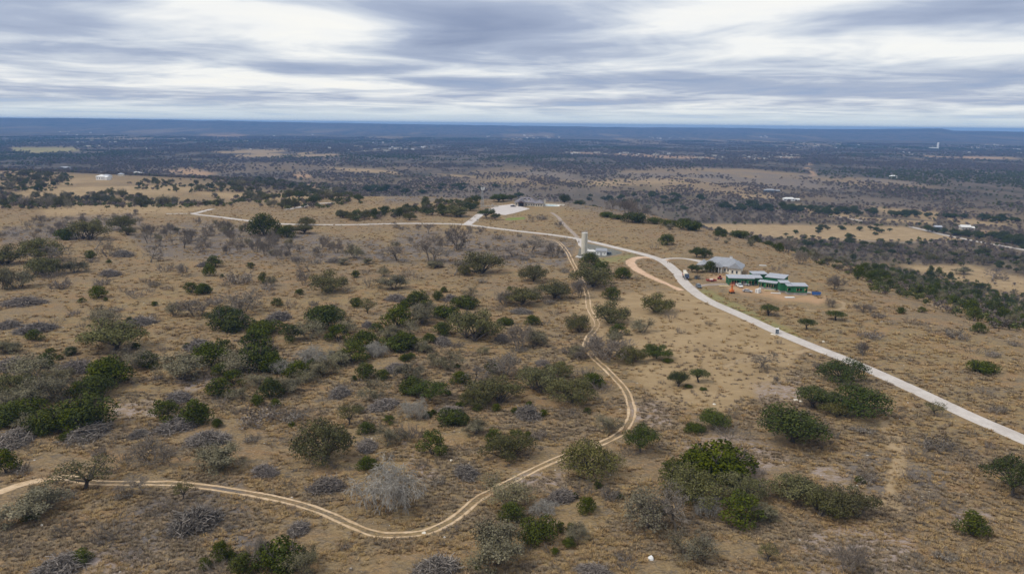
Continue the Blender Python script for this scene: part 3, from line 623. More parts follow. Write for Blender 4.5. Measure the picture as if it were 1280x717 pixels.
# ------------------------------------------------------------------ the stone house on the hilltop, its pool and terrace
def hill_house():
    h = root('hilltop_house', 660, 257.2, R(-12), 'long stone house with violet-grey hipped roofs on the hilltop', 'house')
    MB().box(-13, 8, -4, 7, -1.0, 3.6).build('wall', M['stone_wall'], h)
    MB().box(-8.5, -2.5, -7.5, -4.003, -1.0, 3.6).build('wing_wall', M['stone_wall'], h)
    MB().box(8.003, 16, -5, 5, -1.2, 3.2).build('east_wall', M['white_wall'], h)
    MB().hip(-13.9, 8.9, -4.9, 7.9, 3.85, 4.6).build('roof', M['grey_shingle'], h)
    MB().hip(-9.3, -1.7, -8.3, 0.5, 3.92, 4.0, inset=0.4, along='y').build('entry_roof', M['grey_shingle'], h)
    MB().hip(6.8, 16.9, -5.9, 5.9, 3.45, 3.6).build('east_roof', M['grey_shingle'], h)
    for x in (-3.0, 1.2):
        d = MB().box(x - .9, x + .9, -2.6, 0.3, 5.0, 7.0).build('dormer', M['white_wall'], h); MB().hip(x - 1.2, x + 1.2, -2.9, .9, 7.0, .8, inset=.1, along='y').build('dormer_roof', M['dark_wood'], d)
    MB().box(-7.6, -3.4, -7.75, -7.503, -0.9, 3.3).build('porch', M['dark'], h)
    for x in (-7.9, -3.1): MB().box(x - .3, x + .3, -9.1, -8.5, -1, 3.7).build('porch_post', M['dark_wood'], h)
    MB().hip(-8.6, -2.4, -9.5, -7.0, 3.75, 1.6, inset=.2, along='y').build('porch_roof', M['dark_wood'], h)
    for x in (-11.3, -0.8, 1.8, 4.4, 6.8): window(h, x, -4, 0.8, 1.4, 1.7)
    for x in (9.5, 12, 14.4): window(h, x, -5, 0.6, 1.5, 1.9)
    MB().box(-0.1, 0.9, -3.9, -2.9, 0, 0.1).build('step', M['foundation'], h)
    c = MB().box(16.6, 18.2, -2, -.4, -1.2, 7.2).build('chimney', M['stone_wall'], h); MB().box(16.4, 18.4, -2.2, -.2, 7.203, 7.5).build('cap', M['foundation'], c)
    p = root('pool_terrace', 690, 257.0, R(-12), 'pale pool terrace with a turquoise pool beside the hilltop house', 'pool')
    MB().box(-9.5, 12, -7, 6, -3.5, 0.25).build('deck', M['trim'], p)
    pw = [(-8, -4), (-8, 3), (-2, 4.5), (5, 3.5), (6, -1), (1, -4.5)]
    V = [(x, y, .26) for x, y in pw] + [(x, y, .32) for x, y in pw]; n = len(pw)
    MB().poly(V, [tuple(range(n - 1, -1, -1)), tuple(range(n, 2 * n))] + [(i, (i + 1) % n, (i + 1) % n + n, i + n) for i in range(n)]).build('water', M['pool'], p)
    MB().box(-9.5, 12, 5.7, 6.0, .253, 1.1).box(11.7, 12, -7, 5.697, .253, 1.1).build('parapet', M['white_wall'], p)
    for x in (-7, -4, 7.5, 9.5): MB().box(x - .35, x + .35, 4.9, 5.5, .253, .75).build('lounger', M['white'], p)
    w = root('garden_wall', 612, 258.6, R(14), 'low pale stone wall with a pillar beyond the parking court', 'wall')
    MB().box(-9, 9, -.35, .35, -.6, 1.3).build('wall', M['stone_wall'], w); MB().box(2, 3.4, -.75, -.353, -.6, 3.2).build('pillar', M['stone_wall'], w)
    w = root('gate_pillar', 597, 277.0, 0, 'pale stone pillar at the left edge of the hilltop driveway', 'pillar'); MB().box(-.8, .8, -.8, .8, -.4, 2.2).build('shaft', M['stone_wall'], w); MB().box(-1, 1, -1, 1, 2.203, 2.5).build('cap', M['trim'], w)
    g = root('wind_pump', 603, 261.5, R(25), 'ranch wind pump with a white wheel on a thin mast above the hilltop trees', 'windmill')
    t = MB()
    for sx, sy in ((-1, -1), (1, -1), (1, 1), (-1, 1)): t.tube((sx * 1.3, sy * 1.3, -.3), (sx * .2, sy * .2, 19.6), .13)
    for z in (4, 8, 12, 16):
        q = 1.3 - 1.1 * z / 19.6
        for a, b in (((-q, -q), (q, -q)), ((q, -q), (q, q)), ((q, q), (-q, q)), ((-q, q), (-q, -q))): t.tube((*a, z), (*b, z), .07)
    t.build('mast', M['steel'], g)
    hub = MB().cyl((0, 0), .45, .45, 19.6, 20.6).build('hub', M['steel'], g)
    for k in range(12):
        a = k * PI / 6; d = Vector((math.cos(a), 0, math.sin(a))); u = Vector((-math.sin(a), 0.45, math.cos(a))); b = MB(); c_ = Vector((0, -.8, 20.1))
        b.poly([c_ + d * .5 - u * .15, c_ + d * .5 + u * .15, c_ + d * 2.1 + u * .5, c_ + d * 2.1 - u * .5], [(0, 1, 2, 3)]); bl = b.build('blade', M['white'], g); sdm = bl.modifiers.new('thick', 'SOLIDIFY'); sdm.thickness = .05
    MB().box(-.05, .05, .5, 3.4, 19.95, 20.15).box(-.04, .04, 2.2, 4.2, 19.4, 20.8).build('tail_vane', M['white'], g)
    MB().cyl((0, 0), 1.4, 1.4, 21.2, 21.9).build('cap', M['dark'], g)
hill_house()
# ------------------------------------------------------------------ standpipe tower and pump house
def tower():
    t = root('water_standpipe', 730.2, 317.3, R(20), 'tall cream cylindrical water standpipe on a pale pad by the road', 'water tower')
    hgt = 13.4
    MB().cyl((0, 0), 1.95, 1.95, 0, hgt, 36).build('shell', M['tank'], t, smooth=False)
    for z in (0.03, hgt * .25, hgt * .5, hgt * .75): MB().cyl((0, 0), 1.985, 1.985, z, z + .12, 36).build('ring_seam', M['tank'], t)
    MB().cyl((0, 0), 2.02, .5, hgt + .003, hgt + .35, 36).build('roof', M['trim'], t)
    r = MB()
    for k in range(14):
        a = k * 2 * PI / 14; b = (k + 1) * 2 * PI / 14; p = (1.9 * math.cos(a), 1.9 * math.sin(a)); q = (1.9 * math.cos(b), 1.9 * math.sin(b)); r.tube((*p, hgt + .02), (*p, hgt + 1.1), .045); r.tube((*p, hgt + 1.08), (*q, hgt + 1.08), .04); r.tube((*p, hgt + .6), (*q, hgt + .6), .03)
    r.build('railing', M['steel'], t)
    l = MB()
    for sx in (-.28, .28): l.tube((sx, -2.2, .4), (sx, -2.2, hgt + 1), .05)
    for k in range(34): l.tube((-.28, -2.2, .6 + k * .38), (.28, -2.2, .6 + k * .38), .03)
    l.build('ladder', M['steel'], t)
    MB().tube((1.2, .6, hgt + .3), (1.2, .6, hgt + 3.0), .06).build('antenna', M['steel'], t)
    MB().cyl((0, 0), 2.9, 2.9, -1.4, -.003, 32).build('footing', M['trim'], t)
    MB().tube((1.9, -.5, .6), (4.2, -1.2, .6), .22, 10).tube((4.2, -1.2, .6), (4.2, -1.2, -.5), .22, 10).build('pipe', M['tank'], t)
    p = root('pump_house', 751.8, 318.6, R(-14), 'small white pump house with a blue-grey gabled roof by the standpipe', 'shed')
    MB().box(-3.2, 3.2, -2, 2, -.5, 2.7).build('wall', M['white'], p); MB().hip(-3.7, 3.7, -2.5, 2.5, 2.95, 1.4, inset=.2).build('roof', M['metal_roof'], p)
    d = MB().box(-.5, .5, -2.08, -2.003, 0, 2.0).build('door', M['steel'], p); MB().box(.3, .4, -2.14, -2.083, .95, 1.1).build('handle', M['dark'], d)
    window(p, 2.0, -2, 1.0, .8, .8); window(p, -2.0, -2, 1.0, .8, .8)
    c = root('generator_box', 761.3, 317.9, R(-14), 'dark grey generator cabinet right of the pump house', 'generator')
    MB().box(-1.5, 1.5, -.8, .8, -.1, 1.7).build('cabinet', M['slate'], c, bevel=.06); MB().box(-1.3, -.4, -.86, -.803, .3, 1.4).build('grille', M['dark'], c); MB().cyl((.9, 0), .12, .12, 1.703, 2.2, 10).build('exhaust', M['steel'], c)
    c = root('concrete_pad', 738.5, 313.5, R(-20), 'pale concrete pad with valve boxes behind the standpipe', 'pad'); MB().box(-3.8, 3.8, -2.6, 2.6, -.3, .3).build('slab', M['trim'], c)
    for x in (-2, 1.2): MB().box(x - .6, x + .6, -.5, .5, .303, 1.0).build('valve_box', M['white'], c, bevel=.05)
    c = root('concrete_kerb', 725.5, 321.4, R(-22), 'low white concrete slab at the foot of the standpipe yard', 'slab'); MB().box(-3.0, 3.0, -.9, .9, -.3, .3).build('slab', M['trim'], c); MB().box(-2.4, -1.4, -.4, .4, .303, .7).build('lid', M['white'], c)
    tp = [at(*q) for q in ((741, 323.2), (760, 321.4), (776, 316.6), (760, 310.2), (745, 306.4))]
    for i in range(4): pass
tower()
# ------------------------------------------------------------------ houses and barns far off
def far_house(px, py, w, d, hgt, rz, wall, roof, label, rise=2.5, annex=True, cat='house'):
    h = root('distant_house' if cat == 'house' else 'distant_barn', px, py, R(rz), label, cat)
    MB().box(-w / 2, w / 2, -d / 2, d / 2, -1.5, hgt).build('wall', M[wall], h); MB().hip(-w / 2 - .6, w / 2 + .6, -d / 2 - .6, d / 2 + .6, hgt + .25, rise, inset=.3 if cat == 'barn' else None).build('roof', M[roof], h)
    if annex: MB().box(w / 2 + .003, w / 2 + w * .4, -d / 2 + 1, d / 2 - 1, -1.5, hgt * .75).build('annex_wall', M[wall], h); MB().hip(w / 2 + .65, w / 2 + w * .42, -d / 2 + .5, d / 2 - .5, hgt * .75 + .25, rise * .7, inset=.2).build('annex_roof', M[roof], h)
    for k in range(3): window(h, -w / 2 + w * (k + .5) / 3, -d / 2, hgt * .3, w * .13, hgt * .4)
    window(h, w / 2, 0, hgt * .8, .01 + w * .05, hgt * .15, '+x') if not annex else None
    return h
far_house(128, 224.6, 15, 12, 5.5, -15, 'white', 'white', 'bright white house on the far left ridge', 3)
far_house(134, 222.6, 14, 9, 4.0, -15, 'white', 'pale_roof', 'white outbuilding with a pale roof right behind the white ridge house', 2.5, False)
far_house(127, 217.4, 15, 8, 3.0, 5, 'steel', 'metal_roof', 'grey-green roofed shed among trees behind the white ridge house', 2, False, 'barn')
far_house(171.5, 218.0, 20, 10, 4.2, -8, 'white', 'white', 'white long house farther along the far left ridge', 2.6)
far_house(151.5, 219.8, 9, 7, 3.2, 0, 'white_wall', 'pale_roof', 'tiny pale house between the two white ridge houses', 2, False)
far_house(82, 211.2, 30, 12, 4.0, 0, 'white', 'pale_roof', 'long pale house in a red clearing of the left woods', 2.6, False)
far_house(962, 240.3, 24, 12, 4.5, 4, 'slate', 'metal_roof', 'dark-roofed farmhouse beside a dirt clearing on the plain', 3)
far_house(986, 250.9, 22, 9, 4.0, -4, 'white', 'white', 'white farmhouse by the tree line on the plain', 2.5)
far_house(1206, 287.0, 13, 10, 4.0, -10, 'stone_wall', 'trim', 'white-roofed metal barn near the plain road', 2.8, True, 'barn')
far_house(1172, 286.2, 9, 7, 3.2, -10, 'slate', 'pale_roof', 'small blue-grey shed at the bend of the plain road', 1.8, False, 'barn')
far_house(1116, 222.5, 20, 10, 5, 0, 'white_wall', 'white', 'lone pale house at a dark oak on the middle plain', 3, False)
def town():
    q = np.random.RandomState(77); meshes = []
    for k in range(5):
        w, d, h = ((16, 11, 5), (24, 14, 6), (11, 9, 4.5), (38, 18, 6), (18, 12, 7))[k]; m = MB().box(-w / 2, w / 2, -d / 2, d / 2, -6, h); m.hip(-w / 2 - .5, w / 2 + .5, -d / 2 - .5, d / 2 + .5, h + .25, h * .35, inset=.3)
        me = bpy.data.meshes.new('far_building'); me.from_pydata(m.V, [], m.F); me.materials.append(M['trim'] if k % 2 == 0 else M['stone_wall']); meshes.append(me)
    CL = [((690, 724, 190.5, 193), 8, 'white building of the small cluster beyond the hilltop house woods', 'far cluster beyond the hilltop house'), ((745, 860, 191, 195), 14, 'pale building strung along the far clearing right of centre', 'far buildings right of centre'),
          ((870, 1000, 193, 201), 26, 'pale building in the village strip on the pink far clearing', 'far village strip'), ((95, 150, 176, 184), 16, 'pale building in the far left town', 'far left town'), ((70, 130, 164, 172), 8, 'white building in the farthest left town', 'farthest left town'),
          ((430, 560, 176, 190), 26, 'white building scattered through the far centre-left woods', 'far buildings centre-left'), ((585, 700, 169, 174), 16, 'white building on the far blue plain beyond the centre', 'far buildings at centre'), ((806, 858, 171.5, 174), 12, 'pale building in the long white row below the horizon', 'far white row'),
          ((944, 962, 169, 172), 6, 'white works building below the horizon left of the mesa', 'far works'), ((970, 1100, 178, 186), 18, 'pale building scattered over the far plain left of the white silo', 'far buildings left of the silo'), ((1120, 1280, 183, 194), 30, 'pale building scattered over the far plain below the mesa', 'far buildings below the mesa'),
          ((1225, 1255, 180.5, 183), 6, 'white building in the short row right of the mesa', 'far row right of the mesa'), ((180, 420, 168, 190), 22, 'pale building dotted along the far left plain', 'far buildings on the left plain')]
    for (x0, x1, y0, y1), n, lab, grp in CL:
        for i in range(n):
            p = at(q.uniform(x0, x1), q.uniform(y0, y1)); o = bpy.data.objects.new('far_building', meshes[q.randint(5)]); COL.objects.link(o); o.location = (p[0], p[1], p[2]); o.rotation_euler = (0, 0, q.uniform(-.6, .6))
            s = q.uniform(.6, 1.05) * (0.85 if y0 > 180 else 1.0); o.scale = (s, s, s); tag(o, lab, 'building', grp)
    s = root('grain_silo', 1172, 186.5, 0, 'tall white silo tower standing over the far plain below the mesa', 'silo')
    MB().cyl((0, 0), 7, 7, -5, 42, 20).build('shaft', M['white'], s); MB().cyl((0, 0), 7.3, 2, 42.003, 47, 20).build('cap', M['trim'], s); MB().box(-60, -8, -9, 9, -5, 9).build('shed', M['white'], s); MB().hip(-61, -7.9, -10, 10, 9.25, 3, inset=.5).build('roof', M['trim'], s)
town()
# ------------------------------------------------------------------ plants: meshes
rs = np.random.RandomState(7)
def leaf_mat(name, c0, c1, var=0.16, rough=0.75):
    m, T, b = new_mat(name)
    t = T.attr('tone'); oi = T.node('ShaderNodeObjectInfo')
    col = T.mix(t, c0, c1)
    hs = T.node('ShaderNodeHueSaturation'); T.link(col, hs.inputs['Color'])
    T.link(T.math('ADD', 0.493, T.math('MULTIPLY', oi.outputs['Random'], 0.014)), hs.inputs['Hue'])
    T.link(T.math('ADD', 1.0 - var, T.math('MULTIPLY', T.math('FRACT', T.math('MULTIPLY', oi.outputs['Random'], 7.31)), var * 2)), hs.inputs['Value'])
    T.link(T.math('ADD', 1.0, T.math('MULTIPLY', T.math('FRACT', T.math('MULTIPLY', oi.outputs['Random'], 3.77)), 0.22)), hs.inputs['Saturation'])
    T.link(hs.outputs[0], b.inputs['Base Color']); b.inputs['Roughness'].default_value = rough; b.inputs['Specular IOR Level'].default_value = 0.12
    return m
M['juniper_leaf'] = leaf_mat('juniper_leaf', (0.022, 0.032, 0.006), (0.108, 0.120, 0.019))
M['oak_leaf'] = leaf_mat('oak_leaf', (0.046, 0.046, 0.017), (0.180, 0.166, 0.072), 0.22)
M['dark_oak_leaf'] = leaf_mat('dark_oak_leaf', (0.026, 0.037, 0.011), (0.100, 0.116, 0.034), 0.2)
M['grey_leaf'] = leaf_mat('grey_olive_leaf', (0.095, 0.086, 0.050), (0.265, 0.236, 0.155), 0.2)
M['bark'] = leaf_mat('bark', (0.050, 0.042, 0.034), (0.150, 0.128, 0.110), 0.2)
M['twig'] = leaf_mat('grey_twig', (0.115, 0.098, 0.082), (0.285, 0.248, 0.208), 0.22)
M['twig_brown'] = leaf_mat('brown_twig', (0.115, 0.097, 0.080), (0.29, 0.25, 0.208), 0.22)
M['cut_wood'] = leaf_mat('weathered_cut_branches', (0.095, 0.081, 0.070), (0.37, 0.328, 0.292), 0.15)
M['pale_twig'] = leaf_mat('pale_dead_twig', (0.20, 0.185, 0.16), (0.46, 0.43, 0.38), 0.1)

def unit(v): return v / (np.linalg.norm(v, axis=-1, keepdims=True) + 1e-9)
class Geo:
    """collects leaf cards and sticks for one mesh; each vertex carries a tone"""
    def __init__(s): s.V = []; s.F = []; s.t = []; s.m = []; s.n = 0
    def cards(s, P, N, size, tone, mi=0, bias=1.25, asp=0.75):
        n = len(P); nn = unit(N * bias + rs.normal(size=(n, 3)) * 0.75); a = unit(np.cross(nn, rs.normal(size=(n, 3)))); b = np.cross(nn, a)
        sz = size * rs.uniform(0.65, 1.35, (n, 1)); q = sz * asp
        V = np.stack([P - a * sz * .5 - b * q * .3, P + a * sz * .1 - b * q * .55, P + a * sz * .5 + b * q * .2, P - a * sz * .15 + b * q * .55], 1)
        s.add(V.reshape(-1, 3), np.arange(4 * n).reshape(n, 4), np.repeat(tone, 4), mi)
    def sticks(s, A, B, ra, rb, tone, mi=0):
        n = len(A)
        if not n: return
        A = np.asarray(A, float); B = np.asarray(B, float); d = unit(B - A); u = unit(np.cross(d, rs.normal(size=(n, 3)))); w = np.cross(d, u)
        ra = np.broadcast_to(ra, (n,))[:, None]; rb = np.broadcast_to(rb, (n,))[:, None]; V = []
        for base, r in ((A, ra), (B, rb)):
            for k in range(3):
                V.append(base + (u * math.cos(k * 2.094) + w * math.sin(k * 2.094)) * r)
        V = np.stack(V, 1); i = np.arange(n)[:, None] * 6
        F = np.concatenate([i + [0, 1, 4, 3], i + [1, 2, 5, 4], i + [2, 0, 3, 5]])
        s.add(V.reshape(-1, 3), F, np.repeat(np.broadcast_to(tone, (n,)), 6), mi)
    def add(s, V, F, t, mi):
        s.V.append(V); s.F.append(F + s.n); s.t.append(t); s.m.append(np.full(len(F), mi)); s.n += len(V)
    def mesh(s, name, mats):
        V = np.concatenate(s.V); F = np.concatenate(s.F); me = bpy.data.meshes.new(name)
        me.vertices.add(len(V)); me.vertices.foreach_set('co', V.ravel()); me.loops.add(F.size); me.loops.foreach_set('vertex_index', F.ravel().astype(np.int32))
        me.polygons.add(len(F)); me.polygons.foreach_set('loop_start', (np.arange(len(F)) * 4).astype(np.int32))
        me.update(calc_edges=True)
        for m in mats: me.materials.append(m)
        me.polygons.foreach_set('material_index', np.concatenate(s.m).astype(np.int32))
        a = me.attributes.new('tone', 'FLOAT', 'POINT'); a.data.foreach_set('value', np.clip(np.concatenate(s.t), 0, 1).astype(np.float32))
        return me
def blob_cards(g, blobs, dens, size, mi=0, shell=0.5, low=0.35):
    """leaves through lumpy ellipsoids: (centre, radii); thinner underneath"""
    for c, r in blobs:
        c = np.array(c); r = np.array(r); area = 4 * PI * (r.prod()) ** (2 / 3)
        n = int(area * dens / (size * size)); d = unit(rs.normal(size=(n, 3)))
        keep = (d[:, 2] > -0.25) | (rs.rand(n) < low); d = d[keep]; n = len(d)
        lump = 0.82 + 0.36 * fbm(d[:, 0] * 2.1 + c[0] * 3 + 20, d[:, 1] * 2.1 + d[:, 2] * 1.7 + c[1] * 3 + 20, 5, 2)
        rad = (1 - shell * rs.rand(n) ** 1.7) * lump
        P = c + d * r * rad[:, None]
        tone = 0.36 + 0.24 * rs.rand() * np.ones(n) + 0.32 * (fbm(P[:, 0] * 1.6 + 40, P[:, 1] * 1.6 + P[:, 2] * 2.1 + 40, 9, 2) - 0.5) * 2 + rs.normal(size=n) * 0.07
        ok = P[:, 2] > 0.05
        g.cards(P[ok], unit(d / r)[ok], size, tone[ok], mi)
def grow(p, d, length, rad, depth, out, spread=0.6, up=0.15, kids=3, shrink=0.68, droop=0.0):
    """a branching limb as a list of sticks"""
    k = 3 if depth > 0 else 2; q = np.array(p, float); d = unit(np.array(d, float))
    for i in range(k):
        d = unit(d + rs.normal(size=3) * 0.17 + np.array([0, 0, up - droop * (1 if depth < 2 else 0)]))
        e = q + d * length / k; r1 = rad * (1 - 0.45 * (i + 1) / k)
        out.append((q, e, rad * (1 - 0.45 * i / k), r1, depth)); q = e
        if depth > 0 and (i >= 1):
            for _ in range(kids if i == k - 1 else kids - 1):
                a = unit(d + rs.normal(size=3) * spread); grow(q, a, length * shrink * rs.uniform(0.75, 1.2), r1 * 0.66, depth - 1, out, spread, up, kids, shrink, droop)
def put_sticks(g, L, mi=0, rmin=0.014):
    if not L: return
    A = np.array([l[0] for l in L]); B = np.array([l[1] for l in L]); ra = np.maximum(rmin, [l[2] for l in L]); rb = np.maximum(rmin * 0.7, [l[3] for l in L])
    A[:, 2] = np.maximum(A[:, 2], -0.2); B[:, 2] = np.maximum(B[:, 2], 0.03)
    g.sticks(A, B, ra, rb, rs.uniform(0.15, 0.95, len(L)), mi)

def make_juniper(kind):
    g = Geo(); h = Geo(); bl = []
    n = {'round': 9, 'egg': 8, 'wide': 12, 'loose': 10}[kind]
    for i in range(n):
        a = i * 2.4 + rs.rand(); t = (i + 0.5) / n
        if kind == 'egg': R_ = 1.25 * (1 - 0.75 * t); z = 0.9 + 3.6 * t; r = 1.25 - 0.45 * t
        elif kind == 'wide': R_ = 2.2 * rs.rand() ** 0.5; z = 0.8 + 1.2 * rs.rand() * (1.3 - R_ / 3); r = rs.uniform(0.8, 1.25)
        elif kind == 'loose': R_ = 1.9 * (1 - t * 0.7) * rs.uniform(0.7, 1.1); z = 0.9 + 3.0 * t; r = rs.uniform(0.65, 1.05)
        else: R_ = 1.5 * (1 - t * t * 0.8); z = 0.9 + 2.6 * t; r = rs.uniform(0.95, 1.3)
        bl.append(((R_ * math.cos(a), R_ * math.sin(a), z), (r, r, r * rs.uniform(0.85, 1.2))))
    blob_cards(g, bl, 1.15, 0.21, 0, 0.45, 0.6)
    L = []
    for i in range(4):
        a = i * 1.6 + rs.rand(); L.append((np.array([0, 0, -0.3]), np.array([math.cos(a) * .5, math.sin(a) * .5, 1.2]), 0.13, 0.09, 2)); grow((math.cos(a) * .5, math.sin(a) * .5, 1.2), (math.cos(a), math.sin(a), 1.2), 1.6, 0.08, 1, L)
    put_sticks(h, L, 0)
    return g, h
def make_oak(kind):
    g = Geo(); h = Geo(); bl = []; L = []
    multi = kind in ('thicket', 'twin'); nb = {'spread': 23, 'round': 18, 'umbrella': 9, 'thicket': 20, 'twin': 12, 'open': 11, 'broad': 24}[kind]
    Rm = {'spread': 3.9, 'round': 2.9, 'umbrella': 2.3, 'thicket': 3.7, 'twin': 3.4, 'open': 3.8, 'broad': 4.1}[kind]
    th = {'spread': 1.2, 'round': 0.7, 'umbrella': 1.6, 'thicket': 0.4, 'twin': 1.0, 'open': 1.3, 'broad': 0.7}[kind]
    stems = 3 if multi else 1
    for s_ in range(stems):
        o = np.array([rs.uniform(-1, 1), rs.uniform(-1, 1), -0.4]) * (1 if multi else 0) + np.array([0, 0, -0.3]); top = o + np.array([rs.uniform(-.5, .5), rs.uniform(-.5, .5), th + 0.4])
        L.append((o, top, 0.34 if not multi else 0.2, 0.26 if not multi else 0.15, 3))
        for i in range(nb // stems + 1):
            a = i * 2.4 + rs.rand() * 0.7; t = math.sqrt((i + 0.6) / (nb / stems + 1)); rr_ = Rm * t * rs.uniform(0.85, 1.1)
            c = np.array([o[0] * 1.6 + rr_ * math.cos(a), o[1] * 1.6 + rr_ * math.sin(a), 0.0])
            dome = math.sqrt(max(0.05, 1 - (t * 0.86) ** 2))
            if kind == 'umbrella': c[2] = 2.7 + 2.1 * dome * rs.uniform(0.6, 1.1); r = rs.uniform(1.15, 1.6); rz = r * 0.95
            elif kind == 'thicket': c[2] = 0.9 + 3.2 * dome * rs.uniform(0.35, 1.05); r = rs.uniform(1.15, 1.7); rz = r * 0.9
            elif kind == 'round': c[2] = 1.3 + 3.6 * dome * rs.uniform(0.35, 1.05); r = rs.uniform(1.2, 1.7); rz = r * 0.9
            elif kind == 'broad': c[2] = 0.9 + 3.8 * dome * rs.uniform(0.3, 1.05); r = rs.uniform(1.1, 1.6); rz = r * 0.9
            else: c[2] = 1.7 + 3.4 * dome * rs.uniform(0.5, 1.1); r = rs.uniform(1.0, 1.65); rz = r * 0.78
            bl.append((c, (r, r, rz)))
            mid = top * 0.55 + c * 0.45 + np.array([rs.uniform(-.3, .3), rs.uniform(-.3, .3), 0.2])
            L.append((top, mid, 0.15, 0.10, 2)); L.append((mid, c, 0.10, 0.05, 1)); grow(c, c - top, 1.2, 0.05, 1, L, 0.9)
    blob_cards(g, bl, {'open': 0.55, 'umbrella': 0.95}.get(kind, 0.82), 0.225, 0, 0.6, 0.25)
    put_sticks(h, L, 0, 0.02)
    return g, h
def make_bushy(kind):
    """grey-olive half-leafless oak brush: a fan of twigs with thin small leaves"""
    g = Geo(); h = Geo(); L = []
    n = 9 if kind != 'tall' else 6
    for i in range(n):
        a = i * 2.4 + rs.rand(); tilt = rs.uniform(0.25, 1.0)
        grow((rs.uniform(-.5, .5), rs.uniform(-.5, .5), -0.1), (math.cos(a) * tilt, math.sin(a) * tilt, 1), rs.uniform(2.0, 2.6), 0.075, 2, L, 0.62, 0.08, 3, 0.6)
    put_sticks(h, L, 0, 0.016)
    tips = np.array([l[1] for l in L if l[4] == 0]); m = {'thin': 7, 'full': 15, 'tall': 11}[kind]
    P = np.repeat(tips, m, 0) + rs.normal(size=(len(tips) * m, 3)) * 0.26; P = P[P[:, 2] > 0.1]
    cc = P.mean(0); g.cards(P, unit(P - cc * np.array([1, 1, .3])), 0.17, 0.45 + 0.5 * (fbm(P[:, 0] + 9, P[:, 1] + P[:, 2] + 9, 4, 2) - 0.5) * 2 + rs.normal(size=len(P)) * 0.15, 0)
    return g, h
def make_bare(kind):
    g = Geo(); h = Geo(); L = []
    if kind == 'single': stems = [((0, 0, -0.3), (0.1, 0.05, 1))]
    else: stems = [((rs.uniform(-.4, .4), rs.uniform(-.4, .4), -0.3), (math.cos(i * 2.1) * 0.6, math.sin(i * 2.1) * 0.6, 1)) for i in range(3)]
    for p, d in stems: grow(p, d, 2.3 if kind == 'single' else 2.0, 0.17 if kind == 'single' else 0.12, 4 if kind == 'single' else 3, L, 0.75, 0.05, 3 if kind == 'single' else 4, 0.62)
    put_sticks(h, [l for l in L if l[4] >= 2], 0, 0.03); put_sticks(g, [l for l in L if l[4] < 2], 0, 0.024)
    return g, h
def make_dead():
    g = Geo(); h = Geo(); L = []
    for i in range(15):
        a = i * 2.4; o = np.array([math.cos(a) * rs.uniform(0.3, 3.2), math.sin(a) * rs.uniform(0.3, 3.2), -0.2]); grow(o, (math.cos(a) * .5, math.sin(a) * .5, 1.3), rs.uniform(2.4, 3.4), 0.12, 3, L, 0.55, 0.1, 3, 0.68, 0.50)
    put_sticks(h, [l for l in L if l[4] >= 2], 0, 0.05); put_sticks(g, [l for l in L if l[4] < 2], 0, 0.034)
    return g, h
def make_shrub(k):
    g = Geo(); L = []
    for i in range(13 + 3 * k):
        a = i * 2.4; o = np.array([math.cos(a), math.sin(a), 0]) * rs.uniform(0.05, 1.0) * (1, 1, 0); grow(o - (0, 0, .05), (math.cos(a) * 0.8, math.sin(a) * .8, 0.8), rs.uniform(0.5, 0.9), 0.03, 1, L, 0.8, 0.06, 4, 0.7)
    put_sticks(g, L, 0, 0.014)
    if k == 2:
        P = np.repeat(np.array([l[1] for l in L]), 2, 0); P = P + rs.normal(size=P.shape) * .1; P[:, 2] = np.maximum(P[:, 2], .05)
        g.cards(P, P * (1, 1, 1), 0.13, rs.uniform(0, 1, len(P)), 0)
    return g
def make_pile(k):
    """a heap of cut cedar branches thrown together"""
    g = Geo(); n = 330; A = []; B = []
    main = rs.rand() * PI
    for i in range(n):
        t = rs.rand() ** 0.6; a = rs.rand() * 2 * PI; c = np.array([3.0 * t * math.cos(a), 1.9 * t * math.sin(a), 0]); c[2] = 1.75 * (1 - t ** 1.7) * rs.uniform(0.35, 1.05) + 0.08
        th = main + rs.normal() * 0.75 + (PI / 2 if rs.rand() < 0.25 else 0); el = rs.normal() * 0.32 - 0.0
        d = np.array([math.cos(th) * math.cos(el), math.sin(th) * math.cos(el), math.sin(el)]) * rs.uniform(0.45, 1.35)
        mid = c + rs.normal(size=3) * 0.1
        A += [c - d, mid]; B += [mid, c + d + (0, 0, -0.1)]
        for _ in range(2):
            q = c + d * rs.uniform(-.6, .9); A.append(q); B.append(q + unit(d + rs.normal(size=3) * 0.5) * rs.uniform(.3, .8))
    A = np.array(A); B = np.array(B); A[:, 2] = np.maximum(A[:, 2], 0.0); B[:, 2] = np.maximum(B[:, 2], 0.02); m = len(A)
    r = rs.uniform(0.026, 0.064, m); g.sticks(A, B, r, r * 0.6, np.clip(rs.normal(0.5, 0.36, m), 0, 1), 0)
    return g
PLANT = {}      # kind -> list of (crown mesh, trunk mesh or None, joined mesh, width, height)
def measure(g, h=None):
    V = np.concatenate(g.V + (h.V if h else [])); w = (np.percentile(V[:, 0], 98.5) - np.percentile(V[:, 0], 1.5) + np.percentile(V[:, 1], 98.5) - np.percentile(V[:, 1], 1.5)) / 2
    return w, np.percentile(V[:, 2], 99.3)
def reg(code, name, g, h, mats):
    w, z = measure(g, h)
    if h is None: PLANT.setdefault(code, []).append((g.mesh(name, mats[:1]), None, None, w, z)); return
    j = Geo(); j.V = g.V + h.V; j.F = g.F + [f + g.n for f in h.F]; j.t = g.t + h.t; j.m = g.m + [m + 1 for m in h.m]; j.n = g.n + h.n
    PLANT.setdefault(code, []).append((g.mesh(name + '_crown', mats[:1]), h.mesh(name + '_trunk', mats[1:]), j.mesh(name, mats), w, z))
for k in ('round', 'egg', 'round', 'loose', 'round'): reg('J', 'juniper', *make_juniper(k), [M['juniper_leaf'], M['bark']])
